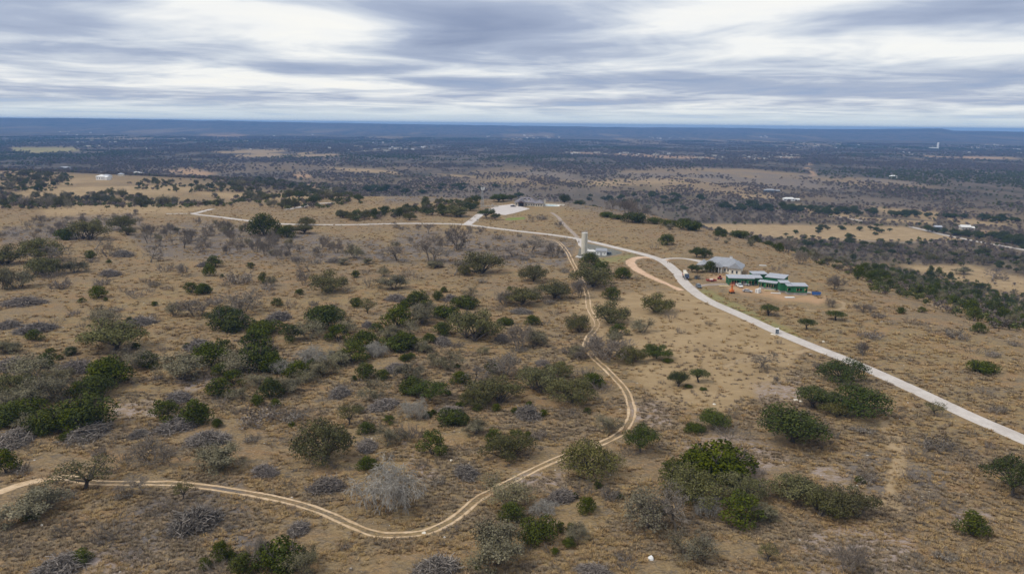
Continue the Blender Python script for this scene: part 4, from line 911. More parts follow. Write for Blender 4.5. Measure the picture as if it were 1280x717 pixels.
for k in ('wide', 'wide'): reg('K', 'juniper', *make_juniper(k), [M['juniper_leaf'], M['bark']])
for k in ('broad', 'thicket', 'round', 'broad', 'thicket'): reg('O', 'live_oak', *make_oak(k), [M['oak_leaf'], M['bark']])
for k in ('spread', 'round', 'broad', 'spread'): reg('D', 'live_oak', *make_oak(k), [M['dark_oak_leaf'], M['bark']])
for k in ('umbrella',): reg('U', 'live_oak', *make_oak(k), [M['dark_oak_leaf'], M['bark']])
for k in ('open', 'open'): reg('A', 'live_oak', *make_oak(k), [M['oak_leaf'], M['bark']])
for k in ('full', 'thin', 'full', 'tall'): reg('G', 'bushy_oak', *make_bushy(k), [M['grey_leaf'], M['twig']])
for k in ('single', 'multi', 'single', 'multi'): reg('B', 'bare_tree', *make_bare(k), [M['twig_brown'], M['twig_brown']])
reg('L', 'dead_tree', *make_dead(), [M['pale_twig'], M['pale_twig']]); reg('L', 'dead_tree', *make_dead(), [M['pale_twig'], M['pale_twig']])
for k in range(4): reg('S', 'bare_shrub', make_shrub(k), None, [M['twig'] if k != 3 else M['twig_brown']])
for k in range(4): reg('P', 'brush_pile', make_pile(k), None, [M['cut_wood']])
KIND = {'J': ('juniper_tree', 'juniper'), 'K': ('juniper_tree', 'juniper'), 'O': ('live_oak', 'oak tree'), 'D': ('live_oak', 'oak tree'), 'U': ('live_oak', 'oak tree'), 'A': ('live_oak', 'oak tree'),
        'G': ('bushy_oak', 'bushy tree'), 'B': ('bare_tree', 'bare tree'), 'L': ('dead_tree', 'dead tree'), 'S': ('bare_shrub', 'shrub'), 'P': ('brush_pile', 'brush pile')}
RATIO = {'J': (0.7, 1.35), 'K': (0.4, 0.75), 'O': (0.55, 1.0), 'D': (0.55, 1.1), 'U': (0.6, 1.2), 'A': (0.5, 1.0), 'G': (0.55, 1.15), 'B': (0.55, 1.3), 'L': (0.45, 0.68), 'S': (0.4, 0.8), 'P': (0.23, 0.42)}
ITEMS = []      # every plant placed: dict with its photo position, kind, size, label
def plant(code, x, y, w, h, label, group=None, parts=True, var=None):
    L = PLANT[code]; crown, trunk, joined, mw, mh = L[rs.randint(len(L)) if var is None else var % len(L)]
    name, cat = KIND[code]; z = float(height(x, y)) - 0.05
    sx = w / mw; sz = h / mh
    if trunk is not None and parts:
        o = bpy.data.objects.new(name, None); o.empty_display_size = 0.5; COL.objects.link(o)
        for nm, me in (('crown', crown), ('trunk', trunk)):
            c = bpy.data.objects.new(nm, me); COL.objects.link(c); c.parent = o
    else:
        o = bpy.data.objects.new(name, joined or crown); COL.objects.link(o)
    o.location = (x, y, z); o.rotation_euler = (0, 0, rs.rand() * 2 * PI); o.scale = (sx * rs.uniform(.94, 1.06), sx * rs.uniform(.94, 1.06), sz)
    o['label'] = label; o['category'] = cat
    if group: o['group'] = group
    return o
# ------------------------------------------------------------------ every plant that shows singly: photo position of its foot, width, height, kind
# T gives the corner of the enlarged tile the numbers below it were read in (4.568 units to a photo pixel); text after | is a label, after / the short name others refer to
CAT = """
T 0 560
J 35 150 95 125 | bright green juniper at the picture's left edge beside the pale track
S 120 150 95 60
A 490 228 260 165 | spreading thin-leaved oak standing across the western stretch of dirt track / the oak across the track
B 812 250 130 115 | small grey leafless tree just below the track with low brush beside it / the leafless tree below the track
S 715 285 95 50
A 1045 290 85 105 | thin pale green sapling at the lower edge of the dirt track / the pale green sapling
P 1115 470 240 130 | big pile of grey cut branches with a leafless shrub behind it / the big branch pile
S 1030 410 100 110
G 200 415 215 145 | pale grey bushy tree with a dark juniper growing through its foot / the pale grey bushy tree
J 175 420 60 75 | small dark juniper growing through the foot of the pale grey bush
S 30 440 140 80
S 40 560 95 80
S 650 512 210 55
S 340 300 130 60
P 345 722 220 105 | long grey branch pile at the bottom edge with a bright juniper behind / the branch pile at the bottom edge
J 465 660 82 72 | small bright juniper behind the branch pile at the bottom edge
S 370 490 120 50
S 120 610 90 50
S 590 545 90 45
S 850 390 80 45
S 960 350 90 55
S 760 640 110 50
T 250 560
G 105 132 195 150 | round grey-olive bushy tree standing alone above the track's left straight / the round grey-olive bush
P 372 158 125 95 | brush pile just above the track below the big olive oak / the brush pile above the track
P 725 248 165 108 | brush pile with one yellow cut stump between track and weeping dead tree / the yellow-stump brush pile
P 565 487 122 85 | lone brush pile just below the track where it starts to descend
J 120 640 92 105 | juniper with a lifted crown over grey brush at the bottom edge
J 175 635 50 48
J 30 692 62 66
J 245 717 120 112
B 340 660 120 150 | grey leafless sapling beside the dark juniper at the bottom edge
K 455 722 200 175 | broad bright-topped juniper cut by the bottom edge / the broad bottom-edge juniper
G 595 735 180 160 | grey-olive bush leaning against the broad bottom-edge juniper
L 1070 372 320 290 | large pale weeping leafless tree standing inside the track's lowest bend / the pale weeping tree
J 957 130 95 75 | bright green juniper tip showing behind the pale weeping tree
S 1085 72 65 50
S 520 352 52 36
S 830 578 65 40
S 170 470 52 42
S 95 722 180 75
S 1250 690 80 60
S 770 120 60 40
S 500 230 90 40
T 500 560
P 378 168 142 112 | rounded brush pile on bare ground above the track's rising stretch / the rounded brush pile
G 590 345 235 185 | grey-olive bush hanging over the track's rising stretch / the bush over the track
J 635 428 122 120 | yellow-green juniper in front of the bush that overhangs the track
P 918 310 155 85 | scattered heap of cut branches with white splinters near three small junipers / the white-splinter heap
J 1000 290 26 72 
S 1055 275 110 100
J 1128 234 44 46
J 1065 372 92 98
S 1200 310 125 90
J 1250 290 42 30
G 555 690 280 255 | wide pale grey bushy tree below the bush that overhangs the track / the wide pale bush
K 790 545 190 150 | dark green juniper mixed with grey twigs beside the wide pale bush / the dark mixed juniper
L 815 390 130 90 | pale dead twigs rising behind the dark mixed juniper
J 975 492 42 72
J 915 480 52 62
J 965 567 55 62
G 1010 545 130 115
S 860 602 115 50
J 885 605 42 40
P 210 725 210 115 | brush pile cut by the bottom edge below the track's lowest bend
P 1100 722 155 45
J 445 695 32 32
O 1085 140 285 175 | broad rounded olive oak beside the track's diagonal stretch / the broad olive oak
S 210 215 95 55
S 130 122 85 60
S 290 490 100 40
S 720 590 60 40
S 780 260 70 40
T 750 560
J 420 175 125 115
K 680 200 310 210 | bright dome of dark juniper topping the largest clump of the slope / the largest juniper clump
O 560 290 270 210 | grey-green oak in the middle of the largest juniper clump
O 810 285 210 170 | olive oak on the east flank of the largest juniper clump
J 800 440 195 155 | dark juniper at the foot of the largest clump
J 560 180 180 160
G 930 415 115 85
L 600 395 130 130 | grey bare trunk and twigs under the front of the largest juniper clump
G 290 470 290 280 | dense grey-olive bush with dark foot on the near side of the largest clump / the dense grey-olive bush
B 425 478 180 260
G 510 662 210 175 | twiggy grey-olive bush near the white boulder / the twiggy bush by the boulder
A 955 645 90 185 | thin crooked sapling with a tuft of olive leaves / the crooked sapling
S 905 158 85 62
J 875 112 32 32
O 1110 290 205 155 | open grey-olive oak, first of the row of three beside the worn path
S 60 292 110 80
S 130 640 80 50
S 160 700 150 60
S 600 530 80 40
S 1020 600 90 60
T 1000 560
O 105 372 205 175 | grey-olive oak in the middle of the row of three beside the worn path
O 285 395 225 195 | broad olive oak, last of the row of three beside the worn path / the row of three olive oaks
J 975 507 122 132 | lone upright bright green juniper in open grass / the lone upright juniper
D 1210 268 195 245 | dark oak cut by the picture's right edge / the oak at the right edge
B 278 705 145 165 | half-bare forked small tree among pale rock patches
S 690 352 92 46
S 650 192 135 42
S 380 200 115 52
J 340 200 42 26
S 830 640 100 40
S 1050 680 120 50
S 1230 660 110 60
S 640 680 130 40
S 560 480 90 40
S 760 300 100 40
S 850 360 90 36
S 1010 130 80 36
S 740 70 90 40
T 0 430
J 250 142 84 76 | bright round juniper by two grey branch piles above the left thicket
J 340 92 32 26
G 405 62 62 40
J 290 72 52 40
P 80 152 155 72
P 440 165 175 72 | long grey branch pile just above the left juniper thicket
G 40 55 92 62
G 190 225 210 75
O 80 305 190 135 | olive oak at the upper corner of the left juniper thicket
G 330 225 115 72
J 600 255 170 125
J 560 305 135 92
J 645 232 145 150
J 840 142 104 84 | bright green juniper at the uphill tip of the left thicket
G 760 155 165 92
J 450 315 105 92
G 320 335 205 105
G 190 355 175 92
K 500 485 240 175 | broad bright green juniper at the near corner of the left thicket / the left juniper thicket
J 420 505 145 125
K 120 425 175 92
J 90 475 145 84
K 270 515 165 130
G 170 485 105 84
J 235 528 52 72
G 20 410 115 115
J 20 480 90 90
P 500 535 225 68 | long low heap of cut branches along the near side of the left thicket
P 90 565 205 70
J 360 552 42 30
J 480 552 26 26
J 950 455 145 135 | rounded juniper, uphill one of a pair above grey brush / the juniper pair
J 1120 465 135 145 | taller juniper, downhill one of a pair above grey brush
S 1040 452 95 84
P 1020 492 225 50
J 1240 478 42 52
P 1020 325 155 50 | flat grey branch pile above the juniper pair
P 790 528 92 42
P 1180 560 175 62 | ragged brush heap above the round grey-olive bush
G 1040 218 205 155 | round olive-grey bush on stony ground between two juniper thickets / the bush between thickets
B 900 680 210 165 | grey leafless tree with a dark tuft above the track's left straight / the grey leafless tree
S 720 692 155 62
S 860 495 110 50
S 690 560 110 40
S 620 610 90 40
S 160 610 120 40
S 750 320 80 30
S 900 200 60 26
S 930 40 60 30
S 560 640 80 36
T 250 430
J 60 135 155 135
J 130 65 104 82
G 230 185 195 155 | grey-olive bush at the downhill end of the central thicket
J 125 185 92 82
J 190 245 112 92
J 110 305 125 104
G 220 325 115 82
S 120 345 105 62
J 325 355 62 66 | small round juniper below the central thicket
G 330 255 125 92
J 405 315 112 124 | upright juniper on the lower side of the central thicket
G 490 285 135 104
J 430 362 52 52
K 350 160 185 160 | broad dark juniper in the heart of the central thicket / the central juniper thicket
J 420 170 130 120
L 480 178 110 110 | pale dead shrub against dark junipers in the central thicket
L 660 140 160 130 | grey leafless crown standing in the central thicket
J 560 205 125 84
G 700 185 125 104
J 640 165 62 82
G 610 232 125 62
J 880 105 145 92
L 1010 75 95 105 | pale dead shrub at the uphill end of the central thicket
K 1150 38 165 55
G 790 125 125 84
J 945 200 108 95 | round yellow-green juniper apart from the central thicket / the yellow-green juniper
J 1165 97 46 36
J 1205 84 42 32
J 1040 204 72 62
P 1115 155 124 50 | brush pile beyond the round yellow-green juniper
P 800 300 125 76 | brush pile between the central thicket and the tall olive oak
P 1050 370 155 66 | pale brush pile beyond the small twin-stemmed oak
S 870 250 92 62
J 880 212 26 36
G 990 320 135 125
J 1220 295 125 112 | dark juniper under a grey oak in the middle of the slope
G 1200 205 135 105
S 1150 272 72 62
O 705 668 265 305 | tall dense olive oak standing alone above the track / the tall olive oak
S 530 442 145 62
S 340 462 205 60
J 525 472 36 26
A 850 465 115 150 | small dark-stemmed oak with a flat tuft of leaves / the small flat-topped oak
G 905 392 62 50
J 950 517 84 62
S 1015 492 82 52
J 1080 457 62 52
S 975 452 62 42
P 955 604 124 94 | fan-shaped brush pile above the pale weeping tree / the fan-shaped brush pile
G 1085 584 145 124 | olive bush beside grey shrubs above the pale weeping tree
S 1190 552 175 104
J 100 472 46 46
J 8 460 70 130
P 50 575 175 84
S 210 402 72 42
L 1220 432 135 135 | pale leafless small tree with a white crooked trunk / the white-trunked leafless tree
S 430 580 110 40
S 300 560 90 36
S 620 400 90 36
S 700 330 80 30
T 500 430
J 185 645 132 155 | egg-shaped bright green juniper standing alone / the egg-shaped juniper
S 55 552 155 104
J 155 422 42 42
J 190 402 32 32
J 275 292 32 32
D 170 325 185 155 | dark dense oak with a lighter oak behind it on the slope
J 75 294 112 84
G 290 148 135 115
G 200 132 104 92
K 320 136 42 20
B 600 182 175 145 | fuzzy grey leafless tree behind a dark juniper
J 530 168 84 78
J 345 234 92 84
B 420 224 135 135
O 540 335 230 185 | olive oak at the east side of the mid-slope oak clump / the mid-slope oak clump
O 430 350 155 145 | darker olive oak at the west side of the mid-slope oak clump
K 345 357 52 30
J 445 382 52 42
O 780 275 230 165 | grey-olive oak west of its twin above the stone-ringed brush heap
O 975 335 240 190 | full olive oak with a dark trunk uphill of the stone-ringed brush heap / the full olive oak
O 910 185 135 84
J 1095 255 104 84
S 1150 274 125 82
S 1060 184 104 62
P 730 425 155 115 | pale heap of branches with a small juniper growing out of it / the juniper-topped heap
J 738 368 36 46 | small juniper growing out of the pale branch heap
J 655 397 42 32
J 820 412 42 42 | small round juniper beside the pale branch heap
P 285 394 115 46
K 310 468 155 98 | wide bright juniper between the egg-shaped juniper and the mid-slope oaks
G 435 520 104 98 | single round olive bush right of the wide bright juniper
J 550 382 52 42
S 510 392 52 36
O 615 645 230 165 | rounded olive oak with junipers at its back above the track / the rounded olive oak
J 540 582 92 104
K 665 522 62 30
J 730 532 36 36 | very small round juniper right of the rounded olive oak
S 790 542 94 62
S 890 552 92 52
S 960 422 124 42
S 930 502 62 36
J 1070 397 42 36
S 1195 372 52 52
G 1185 515 125 115 | grey-olive bush inside the track's outer bend / the bush inside the bend
P 815 124 92 42
S 680 48 82 42
G 480 62 72 52
B 1020 84 84 84
S 100 690 70 40
S 640 480 60 30
S 730 640 60 70
T 750 430
D 232 615 175 200 | dark olive tree standing against the track's outer bend / the tree on the outer bend
S 160 635 115 62
O 175 105 145 115 | round-crowned olive oak east of the track's S-curve with its trunk showing
D 320 82 135 95 | dark green two-toned oak east of the track's S-curve
K 385 108 52 24
B 60 85 205 125
D 445 240 92 118 | upright small dark oak, left of a pair on the open grass / the small oak pair
U 565 217 87 88 | smaller umbrella-shaped oak, right of a pair on the open grass
S 352 228 48 27
K 505 250 42 23
K 590 264 36 16
D 655 478 155 140 | bright dark-green oak standing alone on the open grass / the dark oak on open grass
S 760 424 72 62
K 540 505 104 42 | low flat dark shrub left of the lone dark-green oak
D 1100 555 295 185 | large live oak with spreading limbs and a visible leaning trunk / the large spreading oak
U 1218 365 165 135 | slender umbrella-crowned oak left of a twin-crowned oak clump
U 1256 372 62 112 | narrow oak between the umbrella-crowned oak and the twin-crowned clump
B 920 134 124 62 | low bare brush on the grass short of the road / the bare brush near the road
S 950 157 36 32
B 990 82 32 42
B 1005 220 36 42
S 1245 140 52 52
S 740 542 185 52
T 1000 430
D 240 218 205 145 | lone dark oak at the near verge of the pale road / the oak at the road verge
O 235 415 145 115 | rounded olive half of the twin-crowned oak clump
D 345 412 245 160 | dark leaning half of the twin-crowned oak clump / the twin-crowned oak
D 190 330 90 80
K 1030 168 124 47 | low flat dark shrub alone beyond the road
S 1055 288 84 46 | round grey shrub beyond the road, uphill one of two
S 1125 394 84 46 | round grey shrub beyond the road, downhill one of two
S 100 138 42 52
B 357 67 52 72 | bare sapling by itself on the far side of the road
A 768 400 90 75 | scraggly pale sapling beside the near edge of the road
S 810 418 84 42
S 970 522 64 32
S 1080 594 44 32
S 640 642 104 42
S 385 512 84 42
S 330 500 70 36
S 200 530 70 30
S 150 480 60 30
S 780 610 150 50
S 930 650 120 50
S 700 590 100 36
T 0 310
O 30 92 135 115 | dark olive oak at the picture's left edge below the grey scrub band
O 230 72 185 72
O 215 158 145 115 | olive oak in front of a grey one near the left edge / the left-edge oaks
B 300 90 155 90
O 290 152 112 92
G 110 235 135 105
G 20 240 92 115
S 300 177 112 52
S 345 235 94 57
J 515 62 52 42 | bright juniper beyond a grey shrub on the upper grass
S 530 82 52 27
G 435 142 88 72
J 622 87 24 20
P 630 158 115 37 | low brush pile on the upper grass
P 705 47 104 37
B 860 82 72 92 | small round-headed leafless tree in front of the bare grove / the round-headed leafless tree
S 945 137 92 57
B 1040 160 62 72
J 1225 112 78 57 | farther of two bright junipers on the upper grass
J 1198 160 57 62 | nearer of two bright junipers on the upper grass / the two bright junipers
P 1165 107 62 32
J 562 288 78 62 | single neat juniper in the open upper grass / the neat juniper
S 825 197 52 32
S 885 222 62 37
S 865 252 47 27
S 705 250 42 27
J 1090 258 68 62
J 1160 265 68 52
S 665 367 72 32
J 470 312 32 22
J 605 302 22 22
P 130 328 155 47 | long branch pile on the left upper grass / the long branch pile
P 200 480 155 52 | dark-shadowed branch pile on the left grass with a juniper below
J 195 530 67 52
P 50 455 104 42
G 40 605 94 62
G 580 445 145 94 | grey bush with a green back on the left upper grass
J 742 422 32 30
P 805 440 135 52 | brush pile with a tiny juniper at its end
S 880 404 52 32
J 885 330 30 20
O 650 580 240 155 | big grey-green oak with bare brush at its foot / the big grey-green oak
S 690 612 135 62
J 775 578 42 27
G 1000 392 94 82
B 1120 388 145 92
S 1140 467 62 32
S 975 467 62 32
J 405 613 52 37
J 1070 573 36 32
P 1145 585 155 67 | brush pile touching the central thicket's western end
S 420 385 60 30
S 320 430 80 26
S 470 455 50 36
S 230 570 60 26
S 780 290 130 40
S 660 160 60 30
S 580 215 80 20
S 960 240 60 26
S 930 590 50 30
S 1230 320 90 40
T 250 310
J 360 202 47 62 | narrow upright juniper on the upper slope
G 415 218 57 62
S 220 204 155 52
S 150 222 62 37
J 290 117 42 27
J 128 167 22 20
B 625 132 74 84 | single dark leafless tree with a round dark foot / the single leafless tree
O 740 248 185 115 | dark olive thicket oak alone on the upper slope / the lone thicket oak
J 20 264 60 62
J 890 168 47 42
S 940 152 84 42
G 1105 240 135 94
G 1045 164 74 64
P 1120 304 115 47 | oval branch pile on the upper slope
J 890 338 67 57
A 960 374 84 94
J 570 268 42 27
S 840 257 62 42
S 520 345 84 62
J 440 333 57 37
B 230 365 185 125
D 140 440 165 94 | dark oak touching a low juniper at the middle of the left slope
K 175 480 195 57
P 450 414 135 57 | isolated brush pile uphill of the central thicket
K 375 498 155 88 | wide dome of juniper just above the central thicket
K 720 415 155 72 | pointed wide juniper at the top of the central thicket
S 640 415 80 40
J 700 475 165 62
J 790 540 125 92
G 630 525 165 105
J 520 540 124 74
J 330 595 155 84
J 1225 335 94 47
J 1165 355 64 42
J 1130 460 155 105
G 1180 505 135 94
J 1170 590 135 77
J 945 570 115 94
J 1010 485 67 62
P 960 455 84 52
G 1080 525 104 84
L 1005 625 104 104
S 850 578 125 62
G 830 487 124 62
G 1260 440 115 105
G 1265 590 84 62
S 680 52 74 32
P 770 84 84 32
G 820 97 52 42
G 890 64 94 84
G 960 92 52 32
B 1120 70 135 84
S 430 100 50 26
S 650 330 60 26
S 390 240 80 40
S 410 275 60 30
S 550 80 60 40
B 590 210 60 80
S 710 300 60 26
S 760 335 70 26
S 1180 160 90 60
S 960 220 70 60
T 500 310
B 190 85 145 105
G 195 117 62 42
O 450 142 205 135 | large olive oak among bare brush below the road / the oak among bare brush
B 310 155 84 84
O 368 158 62 82
O 760 190 138 122 | round full-crowned oak in the open below the standpipe / the round oak below the standpipe
O 880 288 155 135
G 910 290 74 104
B 1025 284 104 115 | grey leafless tree at the track below the pump house
O 1090 215 205 155 | wide olive oak clump in front of the pump house / the oak clump by the pump house
J 1080 105 94 52
J 1150 155 94 74
J 1265 178 80 70 | round dark juniper between the pump house and the dirt loop / the round dark juniper
J 1205 298 92 72 | trim juniper on open grass east of the track
O 1210 425 195 125 | broad grey-olive oak east of the track's upper reach
O 1035 475 145 125 | grey oak beside the track where it passes between two oaks
O 690 325 165 115
G 755 292 84 72
B 580 325 94 94
J 625 242 27 27
K 370 348 135 78 | dark green low juniper in the middle of the upper slope
G 405 278 72 57
P 285 302 84 42
J 215 302 52 62
J 250 255 40 30
K 265 402 145 74 | low dark juniper beside the central thicket's upper tip
J 110 340 115 57
G 130 405 115 105
O 400 525 270 135 | wide grey-green oak row with a juniper at its end / the wide grey-green oak
J 245 502 94 62
J 170 543 64 62
J 480 505 84 42
P 585 533 94 52 | dark brush pile at the end of the wide grey-green oak
P 690 374 104 37
K 605 442 84 47
J 755 442 72 52
S 820 442 84 42
G 770 560 124 104
B 680 575 124 155 | twiggy leafless tree left of an olive bush on the mid slope
P 240 550 115 52
G 130 598 84 62
B 1160 605 165 135
G 1230 565 104 104
J 1250 500 84 50
G 1010 625 84 74
S 880 383 74 32
S 960 603 74 42
J 265 640 10 10
S 470 200 50 30
S 600 70 60 40
S 660 45 60 36
S 710 70 60 30
S 560 360 90 30
S 850 320 80 30
S 1000 320 60 26
S 940 140 60 30
S 330 570 60 40
J 35 645 50 36
S 160 270 50 30
S 90 190 110 50
T 750 310
O 330 365 165 128 | broad flat-topped oak on the grass between track and road / the broad flat-topped oak
G 240 485 115 94
S 400 404 84 42
D 552 53 75 72 | taller dark oak of the pair behind the house driveway / the driveway oaks
D 595 53 70 66 | rounder dark oak of the pair behind the house driveway
D 527 138 44 58 | left one of two small trees in front of the house porch
D 556 140 46 52 | right one of two small trees in front of the house porch
J 630 140 74 68 | green juniper against the porch of the white hip-roofed house
D 670 110 40 50
S 560 177 32 32
U 963 385 84 70 | dark umbrella-shaped oak between the road and the half-built house / the umbrella oak
U 1182 466 78 70 | small umbrella oak beyond the road near the red dirt yard
S 1240 688 42 47
S 1020 548 37 37
S 1000 130 60 36
S 1060 105 30 30
S 990 390 60 40
S 950 690 40 40
S 620 440 50 26
S 460 490 80 30
S 220 180 50 26
S 195 200 40 20
D 385 32 0 0
T 1000 310
U 205 412 78 54 | round-topped small oak farthest from the road below the juniper hillside
B 200 238 104 84 | wide bare tree just past the half-built house / the bare tree past the building site
B 180 338 52 52
B 360 362 74 52
B 400 374 50 50
S 630 433 64 42
S 700 448 64 37
S 890 518 104 52
J 575 373 42 32
J 695 368 37 24
J 1020 484 64 42
S 230 490 40 30
S 770 490 80 30
S 520 440 60 30
S 450 400 70 30
S 400 520 110 40
B 355 610 50 70
G 930 152 64 42
B 1095 182 78 62 | bare round-headed tree in the tan field beyond the juniper hillside
B 1165 187 32 32
S 1230 560 60 26
S 1100 620 80 30
S 990 600 90 30
T 0 190
O 490 500 160 82 | long dark evergreen oak clump beyond the upper grass / the long dark oak clump
K 375 502 84 62 | bright juniper at the west end of the long dark oak clump
O 700 442 115 62
O 728 474 64 62
B 540 560 80 66
S 620 600 130 50
T 250 190
K 85 475 0 0
J 370 480 150 66 | dark juniper thicket at the grove's edge below the pale road / the juniper by the road
J 500 490 85 56
O 610 420 80 42
O 590 465 90 42
S 660 640 60 30
T 500 190
O 340 372 60 50
O 320 368 100 82 | round oak left of the driveway to the hilltop house
D 248 368 36 44 | narrow dark juniper-like oak left of the driveway
O 55 388 70 45
D 400 335 75 56
D 495 378 90 62 | larger oak of two standing beside the parking court / the parking-court oaks
D 545 388 48 48 | smaller oak of two standing beside the parking court
B 727 400 40 45 | bare tree right of the green lawn strip
S 810 388 62 34 | grey round bush right of the green lawn strip
B 908 430 44 42 | dark leaning tree beside the gravel path
D 435 296 60 62 | tall dark oak by the wind pump on the hilltop / the tall dark hilltop oak
D 560 285 75 52
D 590 280 60 44
D 635 278 50 44
D 678 265 50 44 | olive oak behind the roof of the hilltop stone house
B 165 470 70 70
B 210 530 60 60
B 160 620 100 160
G 200 660 70 40
B 330 560 100 180
B 640 600 120 60
B 750 580 150 66
B 880 600 80 90
S 560 500 60 30
S 605 610 50 30
S 420 660 60 50
T 750 190
J 380 532 78 46 | flat-topped green juniper on the open slope beyond the road
S 310 555 50 36
D 920 370 0 0
S 410 560 36 24
B 145 510 20 40
K 800 492 92 36
J 885 512 46 36
J 670 480 40 30
J 700 478 40 24
K 100 385 60 26
K 40 375 70 30
K 205 405 130 36
K 310 412 80 28
K 390 425 80 26
K 520 448 120 40
S 1055 660 30 20
B 1145 640 80 80
B 1060 570 120 60
"""
LAND = [('the standpipe tower', 730, 318), ('the pump house', 752, 319), ('the hilltop stone house', 672, 256), ('the parking court', 632, 262), ('the white hip-roofed house', 905, 332), ('the half-built green house', 962, 360),
        ('the mixer truck', 857, 348), ('the portable toilet', 971, 415), ("the track's lowest bend", 486, 668), ("the track's outer bend", 789, 515), ("the track's S-curve", 735, 425), ('the driveway junction', 583, 281),
        ('the pale road fork', 244, 267), ('the pink dirt loop', 790, 328), ('the white boulder', 813, 697), ('the worn grass path', 1118, 600), ('the blue dumpster', 1020, 368), ('the gravel path', 707, 282)]
def look(k, w, h, px_w):
    r = h / max(w, .1)
    sz = 'tiny' if w < 1.6 else 'small' if w < 3.0 else 'big' if w > 9.5 else 'large' if w > 7.0 else 'mid-sized'
    if k in 'JK': return sz + (' upright green juniper' if r > 1.02 else ' low green juniper' if r < 0.66 else ' rounded green juniper')
    if k in 'O': return sz + (' olive oak' if r > 0.6 else ' spreading olive oak')
    if k in 'DUA': return sz + (' dark oak' if k != 'A' else ' thin-leaved oak')
    if k == 'G': return sz + (' grey-olive bush' if r < 0.85 else ' upright grey-olive bush')
    if k == 'B': return sz + (' bare grey tree' if r > 0.75 else ' wide bare grey tree')
    if k == 'L': return sz + ' pale dead shrub'
    if k == 'S': return sz + (' bare grey shrub' if r > 0.5 else ' low bare grey shrub')
    return sz + ' grey branch pile'
def relation(x, y, rx, ry):
    dx, dy = x - rx, (y - ry) * 1.7; q = math.hypot(dx, dy)
    pre = 'just ' if q < 32 else '' if q < 95 else 'well '
    if abs(dx) > 1.4 * abs(dy): return pre + ('left of' if dx < 0 else 'right of')
    return pre + ('behind' if dy < 0 else 'in front of')
def read_catalog():
    rows = []; ox = oy = 0
    for ln in CAT.strip().split('\n'):
        ln = ln.strip(); lab = ref = None
        if '/' in ln: ln, ref = [s.strip() for s in ln.split('/', 1)]
        if '|' in ln: ln, lab = [s.strip() for s in ln.split('|', 1)]
        a = ln.split()
        if a[0] == 'T': ox, oy = float(a[1]), float(a[2]); continue
        x, y, w, h = map(float, a[1:5])
        if w < 5: continue
        rows.append(dict(k=a[0], px=ox + x / 4.568, py=oy + y / 4.568, pw=w / 4.568, ph=h / 4.568, label=lab, ref=ref))
    return rows
def place_catalog():
    rows = read_catalog(); out = []
    G0 = at(np.array([r['px'] for r in rows]), np.array([min(r['py'], 790) for r in rows]))
    for r, g in zip(rows, G0):
        sl = math.sqrt(g[0] ** 2 + g[1] ** 2 + (CAM_H - g[2]) ** 2); st = (CAM_H - g[2]) / sl; mpp = sl / FPX
        w = r['pw'] * mpp * (1.0 if r['k'] in 'SP' else 1.13); k = r['k']; hv = r['ph'] * mpp * (0.86 if k in 'OD' else 1.0); ct = math.sqrt(1 - st * st)
        back = 0.22 if k in 'JKGSPL' else 0.0
        fx, fy = g[0] / math.hypot(g[0], g[1]), g[1] / math.hypot(g[0], g[1])
        H = (hv - 0.42 * w * st) / ct; lo, hi = RATIO[k]; H = min(max(H, lo * w), hi * w)
        r.update(x=g[0] + fx * back * w, y=g[1] + fy * back * w, w=w, h=H, look=look(k, w, H, r['pw'])); out.append(r)
    refs = LAND + [(r['ref'], r['px'], r['py']) for r in out if r['ref']]
    used = {r['label'] for r in out if r['label']}; pend = [r for r in out if not r['label']]
    cand = {}
    for r in pend:
        near = sorted(refs, key=lambda q: math.hypot(r['px'] - q[1], 1.7 * (r['py'] - q[2])))[:6]
        c = [f"{r['look']} {relation(r['px'], r['py'], q[1], q[2])} {q[0]}" for q in near]
        c += [f"{r['look']} {relation(r['px'], r['py'], a[1], a[2])} {a[0]} and {relation(r['px'], r['py'], b[1], b[2])} {b[0]}" for i, a in enumerate(near[:4]) for b in near[i + 1:5]]
        r['cand'] = [s for s in c if len(s.split()) <= 16]
    # a phrase is good when nothing else in the list could be meant by it
    cnt = {}
    for r in pend:
        for s in set(r['cand']): cnt[s] = cnt.get(s, 0) + 1
    for r in pend:
        pick = [s for s in r['cand'] if cnt[s] == 1 and s not in used] or [s for s in r['cand'] if s not in used and cnt[s] <= 2]
        r['label'] = pick[0] if pick else r['cand'][0]
        used.add(r['label'])
    tally = {}
    for r in out: tally[r['label']] = tally.get(r['label'], 0) + 1
    GN = {'J': 'junipers on the slope', 'K': 'junipers on the slope', 'O': 'oaks on the slope', 'D': 'oaks on the slope', 'U': 'oaks on the slope', 'A': 'oaks on the slope', 'G': 'grey-olive bushes on the slope',
          'B': 'bare trees on the slope', 'L': 'pale dead trees on the slope', 'S': 'bare grey shrubs on the slope', 'P': 'branch piles on the slope'}
    for i, r in enumerate(out):
        r['o'] = plant(r['k'], r['x'], r['y'], r['w'], r['h'], r['label'], GN[r['k']], parts=r['pw'] >= 13, var=None)
    return out
PLACED = place_catalog()
TAKEN = [(r['x'], r['y'], r['w']) for r in PLACED]

